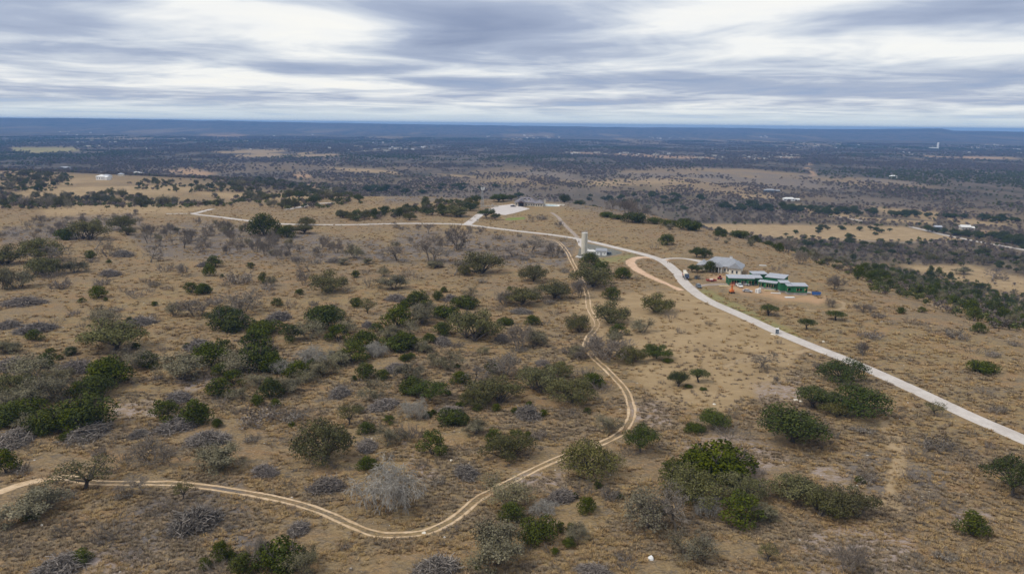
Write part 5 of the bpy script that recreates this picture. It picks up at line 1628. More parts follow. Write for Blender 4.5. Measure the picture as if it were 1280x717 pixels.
# ------------------------------------------------------------------ belts and groves: trees that stand in numbers, each its own object
def scatter(poly, n, kinds, size, label, group, gap=0.55, seed=3, hr=None, taken=True):
    q = np.random.RandomState(seed); P = np.array(poly, float); got = 0; tries = 0; pts = []
    g = at(P[:, 0], P[:, 1])[:, :2]; lo, hi = g.min(0), g.max(0); mine = []
    while got < n and tries < 60:
        tries += 1; c = q.uniform(lo, hi, (400, 2)); c = c[inside(g, c[:, 0], c[:, 1])]
        if not len(c): continue
        cl = fbm(c[:, 0] / 45, c[:, 1] / 45, seed + 5, 2)
        for p, f in zip(c, cl):
            if got >= n: break
            if f < 0.42 and q.rand() < 0.75: continue
            w = q.uniform(*size) if q.rand() < 0.8 else size[0]
            if any((p[0] - t[0]) ** 2 + (p[1] - t[1]) ** 2 < (gap * (w + t[2])) ** 2 for t in mine): continue
            if taken and any((p[0] - t[0]) ** 2 + (p[1] - t[1]) ** 2 < (0.35 * (w + t[2])) ** 2 for t in TAKEN): continue
            k = kinds[q.randint(len(kinds))]; lab, grp = (label, group) if isinstance(label, str) else (label[k], group + ', ' + KIND[k][1])
            if k == 'P': w *= 1.2
            if k == 'S': w *= 0.8
            lo_, hi_ = RATIO[k]; plant(k, p[0], p[1], w, w * q.uniform(lo_ * 0.6 + hi_ * 0.4, lo_ * 0.25 + hi_ * 0.75), lab, grp, parts=False)
            mine.append((p[0], p[1], w)); got += 1
    TAKEN.extend(mine)
def per(**k): return k
scatter([(1068, 346), (1100, 331), (1150, 336), (1290, 372), (1290, 424), (1230, 408), (1180, 391), (1130, 373), (1085, 366)], 150, 'JJJKKJJGG', (4.0, 7.8),
        per(J='dark green juniper packed in the thicket on the hillside below the building site', K='dark green juniper packed in the thicket on the hillside below the building site', G='grey-olive bush packed among dark junipers on the hillside below the building site'), 'hillside thicket below the building site', 0.36, 21)
scatter([(985, 300), (1080, 314), (1135, 332), (1085, 352), (1040, 340), (1000, 322)], 75, 'JGBBGO', (3.5, 8.0),
        per(J='green juniper in the mixed brush uphill of the hillside juniper thicket', G='grey-olive bush in the mixed brush uphill of the hillside juniper thicket', B='bare grey tree in the mixed brush uphill of the hillside juniper thicket', O='olive oak in the mixed brush uphill of the hillside juniper thicket'), 'mixed brush on the hill slope', 0.42, 22)
scatter([(1080, 304), (1280, 322), (1285, 345), (1215, 330), (1130, 331), (1070, 314)], 62, 'OOGBD', (6, 12),
        per(O='olive oak in the belt between the plain road and the tan field', D='dark oak in the belt between the plain road and the tan field', G='grey-olive bush in the belt between the plain road and the tan field', B='bare grey tree in the belt between the plain road and the tan field'), 'trees between the plain road and the tan field', 0.45, 23)
scatter([(165, 291), (250, 279), (300, 284), (420, 300), (445, 318), (340, 324), (190, 317)], 58, 'BBBBBG', (5, 9.5),
        per(B='grey leafless tree in the bare grove beside the pale road', G='grey-olive bush in the bare grove beside the pale road'), 'bare grove beside the pale road', 0.45, 24)
scatter([(0, 285), (60, 275), (170, 267), (176, 281), (85, 295), (0, 301)], 60, 'SSSB', (4.5, 7.5),
        per(S='low grey shrub in the leafless scrub band near the pale road fork', B='bare grey tree in the leafless scrub band near the pale road fork'), 'leafless scrub band', 0.36, 25)
scatter([(0, 249), (60, 244), (150, 243), (280, 254), (300, 258), (180, 259), (60, 262), (0, 262)], 60, 'OOOGBO', (8, 14),
        per(O='olive oak in the long tree belt beyond the pale road fork', G='grey-olive bush in the long tree belt beyond the pale road fork', B='bare grey tree in the long tree belt beyond the pale road fork'), 'tree belt beyond the road fork', 0.38, 26)
scatter([(240, 242), (330, 226), (430, 240), (450, 254), (420, 262), (330, 262), (285, 250)], 85, 'OOOODG', (8, 14),
        per(O='olive oak in the wood between the road fork and the hilltop house', D='dark oak in the wood between the road fork and the hilltop house', G='grey-olive bush in the wood between the road fork and the hilltop house'), 'wood between fork and hilltop', 0.36, 27)
scatter([(0, 222), (40, 216), (90, 222), (80, 232), (110, 236), (90, 240), (0, 246)], 42, 'OODG', (8, 13),
        per(O='olive oak on the far ridge near the distant white house', D='dark oak on the far ridge near the distant white house', G='grey-olive bush on the far ridge near the distant white house'), 'oaks on the far ridge', 0.4, 28)
scatter([(150, 226), (255, 226), (240, 240), (170, 240)], 12, 'DO', (7, 10), 'dark oak dotted over the tan far ridge east of the white house', 'oaks dotted over the far ridge', 1.4, 29)
scatter([(395, 272), (440, 268), (500, 263), (560, 253), (592, 252), (596, 262), (560, 270), (500, 272), (440, 276)], 46, 'OODJ', (5, 9.5),
        per(O='olive oak in the row that climbs to the hilltop house', D='dark oak in the row that climbs to the hilltop house', J='green juniper in the row that climbs to the hilltop house'), 'row of trees up to the hilltop', 0.36, 30)
scatter([(430, 300), (560, 292), (700, 306), (712, 330), (600, 330), (480, 330), (430, 318)], 44, 'BBSGSS', (2.6, 5.8),
        per(B='grey leafless tree on the brushy ground before the long road straight', G='grey-olive bush on the brushy ground before the long road straight', S='bare grey shrub on the brushy ground before the long road straight'), 'brush before the road', 0.6, 31)
scatter([(490, 284), (720, 301), (722, 304), (600, 289), (490, 287)], 26, 'SSB', (3, 5.5),
        per(S='grey shrub in the fringe along the near verge of the road straight', B='bare grey tree in the fringe along the near verge of the road straight'), 'fringe along the road', 0.4, 32)
scatter([(745, 268), (800, 274), (880, 288), (990, 304), (985, 318), (900, 306), (800, 285), (750, 276)], 40, 'JSSGK', (3, 7),
        per(J='green juniper along the rim of the hill beyond the road', K='green juniper along the rim of the hill beyond the road', S='grey shrub along the rim of the hill beyond the road', G='grey-olive bush along the rim of the hill beyond the road'), 'brush along the hill rim', 0.5, 33)
scatter([(760, 262), (900, 268), (1000, 276), (860, 276), (790, 270)], 36, 'BBB', (9, 14), 'bare grey tree in the leafless stand before the long tan field', 'leafless stand on the plain', 0.55, 38)
# ------------------------------------------------------------------ vehicles and site objects
def heading(p0, p1):
    a, b = at(*p0), at(*p1); return math.atan2(b[1] - a[1], b[0] - a[0])
def car(px, py, rz, kind, paint, label, name, cat):
    """x forward; body shell with wheel arches, glass house, lights and four wheels"""
    o = root(name, px, py, rz, label, cat, dz=0.06); L = {'sedan': 4.7, 'suv': 4.8, 'pickup': 5.5}[kind]; W_ = .93; f, b = L / 2, -L / 2
    m = MB(); arch = lambda xc: [(xc + .46 * math.cos(a), .36 + .46 * math.sin(a)) for a in np.linspace(0, PI, 7)]
    belt = {'sedan': .92, 'suv': 1.05, 'pickup': 1.08}[kind]
    base = [(b + .05, .34)] + [(x, z) for x, z in arch(b + .95)[::-1]] + [(x, z) for x, z in arch(f - .95)[::-1]] + [(f - .05, .34), (f, .62), (f - .12, belt - .16), (f - 1.25, belt), (b + .1, belt + .02), (b, .7)]
    m.prism(base, -W_, W_).build('body', paint, o, bevel=.05)
    c = MB()
    if kind == 'sedan': x0, x1, t0, t1, ht = b + .55, f - 1.25, b + 1.3, f - 2.05, .5
    elif kind == 'suv': x0, x1, t0, t1, ht = b + .12, f - 1.2, b + .42, f - 1.95, .68
    else: x0, x1, t0, t1, ht = b + 1.95, f - 1.3, b + 2.2, f - 2.1, .74
    z0 = belt + .024; prof = [(x0, z0), (x1, z0), (t1, z0 + ht - .06), (t0, z0 + ht - .06)]
    g = c.prism(prof, -W_ + .12, W_ - .12).build('window_glass', M['glass'], o)
    r = MB().box(t0 - .04, t1 + .04, -W_ + .14, W_ - .14, z0 + ht - .057, z0 + ht + .02, .06, .06).build('roof', paint, o, bevel=.03)
    p = MB()
    for y in (-W_ + .11, W_ - .11):
        for xa, xb in ((x0 + .02, t0), (x1 - .02, t1), ((x0 + x1) / 2, (t0 + t1) / 2)): p.tube((xa, y, z0), (xb, y, z0 + ht - .05), .045)
    p.build('pillar', paint, o)
    if kind == 'pickup':
        MB().box(b + .12, b + 1.9, -W_ + .12, W_ - .12, belt + .023, belt + .05).build('bed_liner', M['dark'], o)
        MB().box(b + .02, b + 1.92, -W_ + .01, -W_ + .115, belt + .022, belt + .3).box(b + .02, b + 1.92, W_ - .115, W_ - .01, belt + .022, belt + .3).box(b + .02, b + .12, -W_ + .118, W_ - .118, belt + .022, belt + .3).build('bed_side', paint, o)
    w0 = t0_ = None
    for xc in (b + .95, f - .95):
        for y in (-W_ + .06, W_ - .06):
            if w0 is None:
                w0 = MB().wheel(0, 0, 0, .35, .24).build('wheel', M['tyre'], o); w0.location = (xc, y, .33); r0 = MB().wheel(0, 0, 0, .2, .26).build('rim', M['rim'], w0)
            else:
                w1 = share(w0, 'wheel', o, (xc, y, .33)); share(r0, 'rim', w1)
    for y in (-.62, .62):
        MB().box(f - .1, f + .012, y - .2, y + .2, .64, .8).build('headlight', M['lamp'], o); MB().box(b - .012, b + .1, y - .2, y + .2, .72, .9).build('tail_light', M['tail'], o)
    MB().box(f - .06, f + .02, -.4, .4, .45, .6).build('grille', M['dark'], o)
    for y in (-W_ - .1, W_ + .02): MB().box(x1 - .35, x1 - .2, y - .04, y + .12, belt, belt + .14).build('mirror', paint, o)
    return o
RD = heading((852, 341), (862, 353))
car(873.3, 359.3, heading((869, 354), (879, 362)) + .05, 'suv', M['slate'], 'slate grey sport utility vehicle parked at the mouth of the gravel drive', 'parked_car', 'car')
car(924.2, 358.6, R(-84), 'pickup', M['white'], 'white pickup facing out before the garage of the half-built house', 'parked_pickup', 'pickup')
car(931.2, 356.6, R(-32), 'suv', M['silver'], 'silver vehicle tucked under the eave of the half-built house', 'parked_car', 'car')
car(934.2, 365.0, R(-26), 'sedan', M['silver'], 'silver sedan parked alone on the red dirt yard beside white bundles', 'parked_car', 'car')
car(641.5, 258.6, R(10), 'pickup', M['black'], 'black pickup at the edge of the hilltop parking court', 'parked_pickup', 'pickup')
def mixer():
    o = root('mixer_truck', 857, 348.2, RD, 'concrete mixer truck with a navy cab and cream drum on the road verge', 'truck', dz=.2)
    MB().box(-4.4, 4.2, -.5, .5, .7, 1.0).build('chassis', M['dark'], o)
    c = MB().prism([(2.3, 1.0), (4.6, 1.0), (4.7, 1.9), (4.2, 2.1), (3.9, 3.0), (2.4, 3.0), (2.3, 2.8)], -1.15, 1.15).build('cab', M['navy'], o, bevel=.08)
    MB().poly([(4.22, -.95, 2.15), (4.22, .95, 2.15), (3.95, .9, 2.9), (3.95, -.9, 2.9), (4.26, -.95, 2.17), (4.26, .95, 2.17), (3.99, .9, 2.92), (3.99, -.9, 2.92)], [(0, 3, 2, 1), (4, 5, 6, 7), (0, 1, 5, 4), (1, 2, 6, 5), (2, 3, 7, 6), (3, 0, 4, 7)]).build('windscreen', M['glass'], c)
    for y in (-1.17, 1.152): MB().box(2.7, 3.8, y, y + .02, 2.05, 2.75).build('side_window', M['glass'], c)
    MB().box(2.5, 4.0, -1.1, 1.1, 3.003, 3.06).build('cab_roof', M['navy'], c)
    n = 20; rings = [(2.1, 1.75, .5), (1.7, 1.85, .95), (.5, 2.1, 1.28), (-.9, 2.35, 1.3), (-2.2, 2.7, 1.0), (-3.2, 3.05, .6)]; V = []
    for x, z, r in rings: V += [(x + .25 * r * math.sin(2 * PI * i / n), r * math.cos(2 * PI * i / n), z + r * math.sin(2 * PI * i / n)) for i in range(n)]
    F = [tuple(range(n)), tuple(range(6 * n - 1, 5 * n - 1, -1))] + [(k * n + i, (k + 1) * n + i, (k + 1) * n + (i + 1) % n, k * n + (i + 1) % n) for k in range(5) for i in range(n)]
    MB().poly(V, F).build('drum', M['cream'], o, smooth=True)
    MB().prism([(-3.1, 2.5), (-4.3, 2.9), (-4.3, 3.7), (-3.3, 3.7)], -.8, .8).build('hopper', M['white'], o, bevel=.05)
    MB().box(-4.4, -3.0, -1.15, 1.15, 1.003, 2.0).build('rear_frame', M['red'], o, bevel=.05); MB().prism([(-4.3, 2.2), (-5.6, 1.2), (-5.7, 1.4), (-4.3, 2.5)], -.3, .3).build('chute', M['steel'], o)
    w0 = None
    for x in (3.3, -1.6, -2.9):
        for y in (-1.0, 1.0):
            if w0 is None: w0 = MB().wheel(0, 0, 0, .52, .34).build('wheel', M['tyre'], o); w0.location = (x, y, .5); r0 = MB().wheel(0, 0, 0, .28, .36).build('rim', M['rim'], w0)
            else: w1 = share(w0, 'wheel', o, (x, y, .5)); share(r0, 'rim', w1)
    for y in (-.8, .8): MB().box(4.6, 4.72, y - .2, y + .2, 1.15, 1.4).build('headlight', M['lamp'], o)
mixer()
def site():
    o = root('boom_lift', 914.7, 366.4, R(20), 'orange boom lift with a raised basket at the edge of the building site', 'lift')
    MB().box(-1.1, 1.1, -.8, .8, .35, .8).build('chassis', M['dark'], o, bevel=.05); w0 = None
    for x in (-.8, .8):
        for y in (-.85, .85):
            if w0 is None: w0 = MB().wheel(0, 0, 0, .38, .28).build('wheel', M['tyre'], o); w0.location = (x, y, .36)
            else: share(w0, 'wheel', o, (x, y, .36))
    MB().box(-1.0, .9, -.75, .75, .803, 1.9).build('turret', M['orange'], o, bevel=.08)
    MB().box(-.35, .35, -.3, .3, 1.903, 4.2).build('boom', M['orange'], o, bevel=.04)
    MB().box(-1.2, 1.2, -.6, .6, 4.203, 4.35).build('basket_floor', M['orange'], o); r = MB()
    for x, y in ((-1.15, -.55), (1.15, -.55), (1.15, .55), (-1.15, .55)): r.tube((x, y, 4.35), (x, y, 5.3), .05)
    for a, b in (((-1.15, -.55), (1.15, -.55)), ((1.15, -.55), (1.15, .55)), ((1.15, .55), (-1.15, .55)), ((-1.15, .55), (-1.15, -.55))): r.tube((*a, 5.3), (*b, 5.3), .05); r.tube((*a, 4.85), (*b, 4.85), .04)
    r.build('basket_rail', M['red'], o)
    o = root('flatbed_trailer', 889.5, 351.8, R(4), 'red flatbed trailer with pale bundles on the dirt before the white house', 'trailer')
    MB().box(-2.8, 2.4, -1.0, 1.0, .55, .75).build('bed', M['red'], o); MB().box(-2.8, -2.7, -1, 1, .753, 1.5).box(-2.697, 2.4, .92, 1.0, .753, 1.2).box(-2.697, 2.4, -1, -.92, .753, 1.2).build('side_board', M['red'], o); MB().tube((2.4, 0, .6), (3.7, 0, .45), .08).build('drawbar', M['steel'], o)
    w0 = MB().wheel(0, 0, 0, .36, .24).build('wheel', M['tyre'], o); w0.location = (-.5, -1.1, .36)
    for x, y in ((.4, -1.1), (-.5, 1.1), (.4, 1.1)): share(w0, 'wheel', o, (x, y, .36))
    q = root('paver_bundle', 889.0, 351.8, R(4), 'pale wrapped bundle lying on the red flatbed trailer', 'bundle', dz=.76); MB().box(-.8, .9, -.7, .7, 0, .55, .05, .05).build('block', M['wrap'], q, bevel=.08)
    o = root('skid_loader', 900.0, 349.0, R(-30), 'compact red skid loader on the dirt below the white house', 'loader')
    MB().box(-1.3, .9, -.6, .6, .4, 1.2).build('body', M['red'], o, bevel=.08); MB().box(-.6, .5, -.5, .5, 1.203, 2.1, .1, .08).build('cab', M['dark'], o, bevel=.05); MB().box(-.7, .55, -.55, .55, 2.103, 2.2).build('cab_roof', M['red'], o)
    for y in (-.72, .6): MB().prism([(-1.2, 1.3), (.9, 1.0), (1.5, .4), (1.35, .35), (.8, .85), (-1.2, 1.1)], y, y + .12).build('lift_arm', M['red'], o)
    MB().prism([(1.3, .1), (2.1, .1), (1.4, .75), (1.3, .7)], -.9, .9).build('bucket', M['steel'], o); w0 = MB().wheel(0, 0, 0, .4, .28).build('wheel', M['tyre'], o); w0.location = (-.8, -.78, .4)
    for x, y in ((.5, -.78), (-.8, .78), (.5, .78)): share(w0, 'wheel', o, (x, y, .4))
    o = root('waste_bin', 870.5, 348.6, R(25), 'small grey wheeled bin by the trees at the road bend', 'bin'); MB().box(-.8, .8, -.6, .6, .1, 1.5, -.12, -.1).build('tub', M['slate'], o, bevel=.05); MB().box(-1, 1, -.78, .78, 1.503, 1.65).build('lid', M['dark'], o, bevel=.04)
    for x in (-.6, .6): MB().wheel(x, -.62, .12, .14, .1).build('wheel', M['tyre'], o)
    o = root('dumpster', 1020.3, 368.6, R(-20), 'blue open dumpster at the far end of the half-built house', 'dumpster')
    MB().prism([(-1.9, .15), (1.6, .15), (2.2, 1.5), (-2.2, 1.5)], -1.0, -.9).prism([(-1.9, .15), (1.6, .15), (2.2, 1.5), (-2.2, 1.5)], .9, 1.0).box(-1.9, 1.6, -.897, .897, .15, .25).build('tub', M['blue'], o)
    MB().poly([(-1.9, -.9, .25), (-1.9, .9, .25), (-2.2, .9, 1.5), (-2.2, -.9, 1.5), (-1.8, -.9, .25), (-1.8, .9, .25), (-2.1, .9, 1.5), (-2.1, -.9, 1.5)], [(0, 1, 2, 3), (7, 6, 5, 4), (3, 2, 6, 7), (0, 4, 5, 1), (0, 3, 7, 4), (1, 5, 6, 2)]).poly([(1.6, -.9, .25), (1.6, .9, .25), (2.2, .9, 1.5), (2.2, -.9, 1.5), (1.5, -.9, .25), (1.5, .9, .25), (2.1, .9, 1.5), (2.1, -.9, 1.5)], [(3, 2, 1, 0), (4, 5, 6, 7), (7, 6, 2, 3), (1, 5, 4, 0), (4, 7, 3, 0), (2, 6, 5, 1)]).build('end_plate', M['blue'], o)
    for x in (-1.2, 0, 1.2): MB().box(x - .06, x + .06, -1.08, -1.003, .2, 1.5).build('rib', M['blue'], o)
    MB().box(-1.7, 1.6, -.85, .85, .6, 1.25, .3, .2).build('rubble', M['dark_wood'], o)
    o = root('portable_toilet', 971.3, 417.2, R(-28), 'grey-blue portable toilet with a white roof at the road edge', 'toilet')
    MB().box(-.58, .58, -.58, .58, .14, 2.05, .02, .02).build('cabin', M['toilet'], o, bevel=.03); MB().box(-.66, .66, -.66, .66, 2.053, 2.3, .12, .12).build('roof', M['white'], o, bevel=.05); MB().box(-.66, .66, -.66, .66, 0, .137).build('skid', M['dark'], o)
    d = MB().box(-.42, .42, -.635, -.585, .2, 1.9).build('door', M['slate'], o); MB().box(.25, .34, -.68, -.638, 1.0, 1.15).build('handle', M['white'], d)
    for y in (1.45, 1.6, 1.75): MB().box(.582, .62, -.3, .3, y, y + .06).build('vent_slat', M['dark'], o)
    MB().cyl((.4, .4), .06, .06, 2.303, 2.75, 10).build('vent_pipe', M['white'], o)
    for i, (px, py, s, lab) in enumerate(((945.3, 365.6, 1.0, 'white wrapped bundle, the left one of three standing by the sedan'), (947.7, 366.2, 1.25, 'white wrapped bundle, the tall middle one of three by the sedan'), (949.8, 365.2, 1.1, 'white wrapped bundle, the right one of three by the sedan'))):
        o = root('wrapped_bundle', px, py, R(10 + 25 * i), lab, 'bundle', 'white bundles by the sedan'); MB().box(-.55 * s, .55 * s, -.45 * s, .45 * s, -.05, 1.9 * s, .14, .12).build('wrap', M['wrap'], o, bevel=.12)
        for z in (.5, 1.2): MB().box(-.56 * s, .56 * s, -.46 * s, .46 * s, z * s, z * s + .05).build('strap', M['slate'], o)
    def stack(px, py, rz, L, n, k, mat, lab, seed):
        o = root('lumber_stack', px, py, R(rz), lab, 'lumber'); q = random.Random(seed); me = bpy.data.meshes.new('plank'); m = MB().box(-L / 2, L / 2, -.13, .13, 0, .07); me.from_pydata(m.V, [], m.F); me.materials.append(mat)
        for z in range(k):
            for i in range(n): share(me, 'plank', o, (q.uniform(-.15, .15), (i - n / 2) * .28 + q.uniform(-.02, .02), .1 + z * .08), q.uniform(-.04, .04))
        MB().box(-L / 2 + .5, -L / 2 + .65, -n * .14, n * .14, 0, .095).box(L / 2 - .65, L / 2 - .5, -n * .14, n * .14, 0, .095).build('bearer', M['stud'], o)
    stack(961.5, 363.6, -6, 4.9, 6, 5, M['lumber'], 'stack of yellow planks on the ground before the half-built house', 1)
    stack(969.5, 366.6, -10, 4.6, 4, 3, M['wrap'], 'low stack of white boards beside the yellow planks', 2)
    stack(987, 372.0, 4, 4.4, 7, 4, M['wrap'], 'stack of white sheets at the near side of the far green block', 3)
    stack(905, 357.6, 3, 5.2, 8, 3, M['lumber'], 'pale lumber heap at the end of the gravel drive', 4)
    stack(953.5, 332.0, -12, 3.8, 5, 3, M['wrap'], 'white boards left on the tan grass behind the half-built house', 5)
    stack(1009, 366.0, -16, 3.6, 6, 4, M['wrap'], 'white sheets leaning at the end wall near the blue dumpster', 6)
site()
def rock(px, py, r, lab, seed, mat='stone', flat=.75, n=1, cat='rock', name='boulder'):
    q = np.random.RandomState(seed); bm = bmesh.new(); bmesh.ops.create_icosphere(bm, subdivisions=2, radius=r)
    for v in bm.verts: v.co = v.co * (0.75 + 0.5 * float(vnoise(v.co.x * 1.6 / r + 9, v.co.y * 1.6 / r + v.co.z * 1.1 / r + 9, seed))); v.co.z = max(v.co.z * flat, -.15 * r) + .05 * r
    me = bpy.data.meshes.new(name); bm.to_mesh(me); bm.free(); me.materials.append(M[mat]); p = at(px, py); o = bpy.data.objects.new(name, me); COL.objects.link(o); o.location = p; o.rotation_euler = (0, 0, q.rand() * 6); tag(o, lab, cat)
rock(813.4, 698.2, .6, 'white boulder standing alone on the grass near the bottom edge', 1, 'white', 1.1)
rock(564, 575.5, .42, 'pale boulder on bare ground near the egg-shaped juniper', 2, 'white_wall')
rock(965, 417.6, .7, 'flat pale rock on the grass just left of the portable toilet', 3, 'white_wall', .4)
rock(968.2, 418.2, .5, 'small flat pale rock touching the portable toilet', 4, 'white_wall', .4)
rock(1029, 427.0, .6, 'pale rock on the far verge of the road straight', 5, 'white_wall', .5)
rock(1013, 442.5, .0001 + .55, 'grey rock by the near verge of the road before the worn path', 6, 'stone', .5)
rock(995, 500, .8, 'pale rock slab under the slender umbrella-crowned oak', 7, 'white_wall', .45)
rock(1000.5, 501.5, .65, 'second pale rock beside the slender umbrella-crowned oak', 8, 'white_wall', .45)
rock(53, 655.5, .4, 'small white stone below the pale grey bushy tree', 9, 'white_wall', .6)
rock(893, 505, .5, 'small pale rock directly above the lone dark-green oak', 10, 'white_wall', .5)
rock(1083, 621, .5, 'pale rock beside the last of the three olive oaks', 11, 'white_wall', .5)
rock(530, 665.5, .45, 'pale stone on the track at its lowest bend', 12, 'white_wall', .4)
# ------------------------------------------------------------------ what nobody could count: grass tufts, low brush, stones, the woods of the plain
def holder(name): return bpy.data.collections.new(name)
def proto(col, me):
    o = bpy.data.objects.new(me.name, me); col.objects.link(o); return o
def instance_field(name, P, scl, rot, idx, col, kind='stuff', sz=None):
    me = bpy.data.meshes.new(name); n = len(P); me.vertices.add(n); me.vertices.foreach_set('co', np.asarray(P, float).ravel())
    for k, v, t in (('scl', np.asarray(scl, np.float32), 'FLOAT'), ('rot', np.asarray(rot, np.float32), 'FLOAT'), ('idx', np.asarray(idx, np.int32), 'INT'), ('sclz', np.asarray(sz if sz is not None else scl, np.float32), 'FLOAT')):
        a = me.attributes.new(k, t, 'POINT'); a.data.foreach_set('value', v)
    o = bpy.data.objects.new(name, me); COL.objects.link(o); o['kind'] = kind
    ng = bpy.data.node_groups.new(name, 'GeometryNodeTree'); ng.interface.new_socket('Geometry', in_out='INPUT', socket_type='NodeSocketGeometry'); ng.interface.new_socket('Geometry', in_out='OUTPUT', socket_type='NodeSocketGeometry')
    N = ng.nodes.new; i = N('NodeGroupInput'); out = N('NodeGroupOutput'); ip = N('GeometryNodeInstanceOnPoints'); ci = N('GeometryNodeCollectionInfo')
    ci.inputs['Collection'].default_value = col; ci.inputs['Separate Children'].default_value = True; ci.inputs['Reset Children'].default_value = True
    def na(nm, ty): a = N('GeometryNodeInputNamedAttribute'); a.data_type = ty; a.inputs['Name'].default_value = nm; return a.outputs['Attribute']
    cx = N('ShaderNodeCombineXYZ'); ng.links.new(na('rot', 'FLOAT'), cx.inputs[2]); cs = N('ShaderNodeCombineXYZ'); s = na('scl', 'FLOAT')
    ng.links.new(s, cs.inputs[0]); ng.links.new(s, cs.inputs[1]); ng.links.new(na('sclz', 'FLOAT'), cs.inputs[2])
    ng.links.new(i.outputs[0], ip.inputs['Points']); ng.links.new(ci.outputs[0], ip.inputs['Instance']); ip.inputs['Pick Instance'].default_value = True
    ng.links.new(na('idx', 'INT'), ip.inputs['Instance Index']); ng.links.new(cx.outputs[0], ip.inputs['Rotation']); ng.links.new(cs.outputs[0], ip.inputs['Scale']); ng.links.new(ip.outputs[0], out.inputs[0])
    md = o.modifiers.new('scatter', 'NODES'); md.node_group = ng
    return o
M['grass_blade'] = leaf_mat('dry_grass_blade', (0.215, 0.150, 0.080), (0.42, 0.308, 0.178), 0.18)
M['grey_grass'] = leaf_mat('grey_grass_blade', (0.165, 0.128, 0.088), (0.34, 0.272, 0.19), 0.18)
M['far_green'] = leaf_mat('far_evergreen', (0.040, 0.049, 0.016), (0.150, 0.152, 0.058), 0.22)
M['far_grey'] = leaf_mat('far_leafless', (0.092, 0.076, 0.064), (0.225, 0.185, 0.156), 0.2)
def wedge(r0, r1, n, seed, az=42):
    q = np.random.RandomState(seed); r = np.sqrt(q.uniform(r0 * r0, r1 * r1, n)); a = np.radians(q.uniform(-az, az, n)); return r * np.sin(a), r * np.cos(a), q
ROADLINE = at(np.array([p[0] for p in ROAD]), np.array([p[1] for p in ROAD]))[:, :2]
TRACKLINE = at(np.array([p[0] for p in TRACK]), np.array([p[1] for p in TRACK]))[:, :2]
SIDE = [(at(np.array([p[0] for p in q]), np.array([p[1] for p in q]))[:, :2], w) for q, w in (([(689, 265.5), (697, 271), (703, 278), (712, 287), (722, 297)], 3.0), ([(208, 267), (244, 266.4), (256, 263.5), (265, 261.3)], 3.5), ([(826, 324.5), (850, 322.8), (862, 324), (884, 331)], 3.2),
        ([(836, 325), (815, 322.5), (802, 321.5), (791, 324), (788, 328), (795, 336), (812, 345.5), (832, 354), (852, 363)], 3.2), ([(862, 361), (876, 357), (892, 355.5), (905, 355), (918, 357)], 2.8), ([(358, 262), (398, 254.5), (418, 253.5)], 4.5))]
def off_road(x, y, m=1.0):
    k = (edge_dist(ROADLINE, x, y, False) > 3.5 * m) & (edge_dist(TRACKLINE, x, y, False) > 1.7 * m)
    for p, w in SIDE: k &= edge_dist(p, x, y, False) > w
    return k
KEEP = [at(np.array([p[0] for p in pg]), np.array([p[1] for p in pg]))[:, :2] for pg in (
    [(586, 281), (600, 264), (622, 255), (640, 250), (706, 256), (706, 266), (646, 268), (631, 271), (612, 268), (600, 275), (592, 281)], [(718, 296), (778, 312), (778, 320), (740, 326), (718, 324)],
    [(866, 352), (905, 346), (960, 344), (1020, 366), (1010, 382), (940, 374), (900, 366)], [(840, 318), (930, 318), (935, 345), (880, 340), (840, 328)], [(634, 271), (657, 270), (657, 276), (630, 276)])]
def clear_of(x, y):
    m = np.ones(x.shape, bool)
    for p in KEEP: m &= ~inside(p, x, y)
    return m
def make_tuft(k, wide):
    g = Geo(); n = 26; a = rs.rand(n) * 2 * PI; r = rs.rand(n) ** .5 * 0.34; B = np.stack([r * np.cos(a), r * np.sin(a), -0.03 * np.ones(n)], 1)
    lean = rs.uniform(0.1, wide, n); h = rs.uniform(0.25, 0.62, n); A = B + np.stack([np.cos(a) * lean, np.sin(a) * lean, h], 1); d = np.stack([-np.sin(a), np.cos(a), 0 * a], 1) * 0.055
    V = np.stack([B - d, B + d, A + d * .35, A - d * .35], 1).reshape(-1, 3); g.add(V, np.arange(4 * n).reshape(n, 4), np.repeat(rs.rand(n), 4), 0); return g
def lwedge(r0, r1, n, seed, az=42):
    q = np.random.RandomState(seed); r = np.exp(q.uniform(math.log(r0), math.log(r1), n)); a = np.radians(q.uniform(-az, az, n)); return r * np.sin(a), r * np.cos(a), q
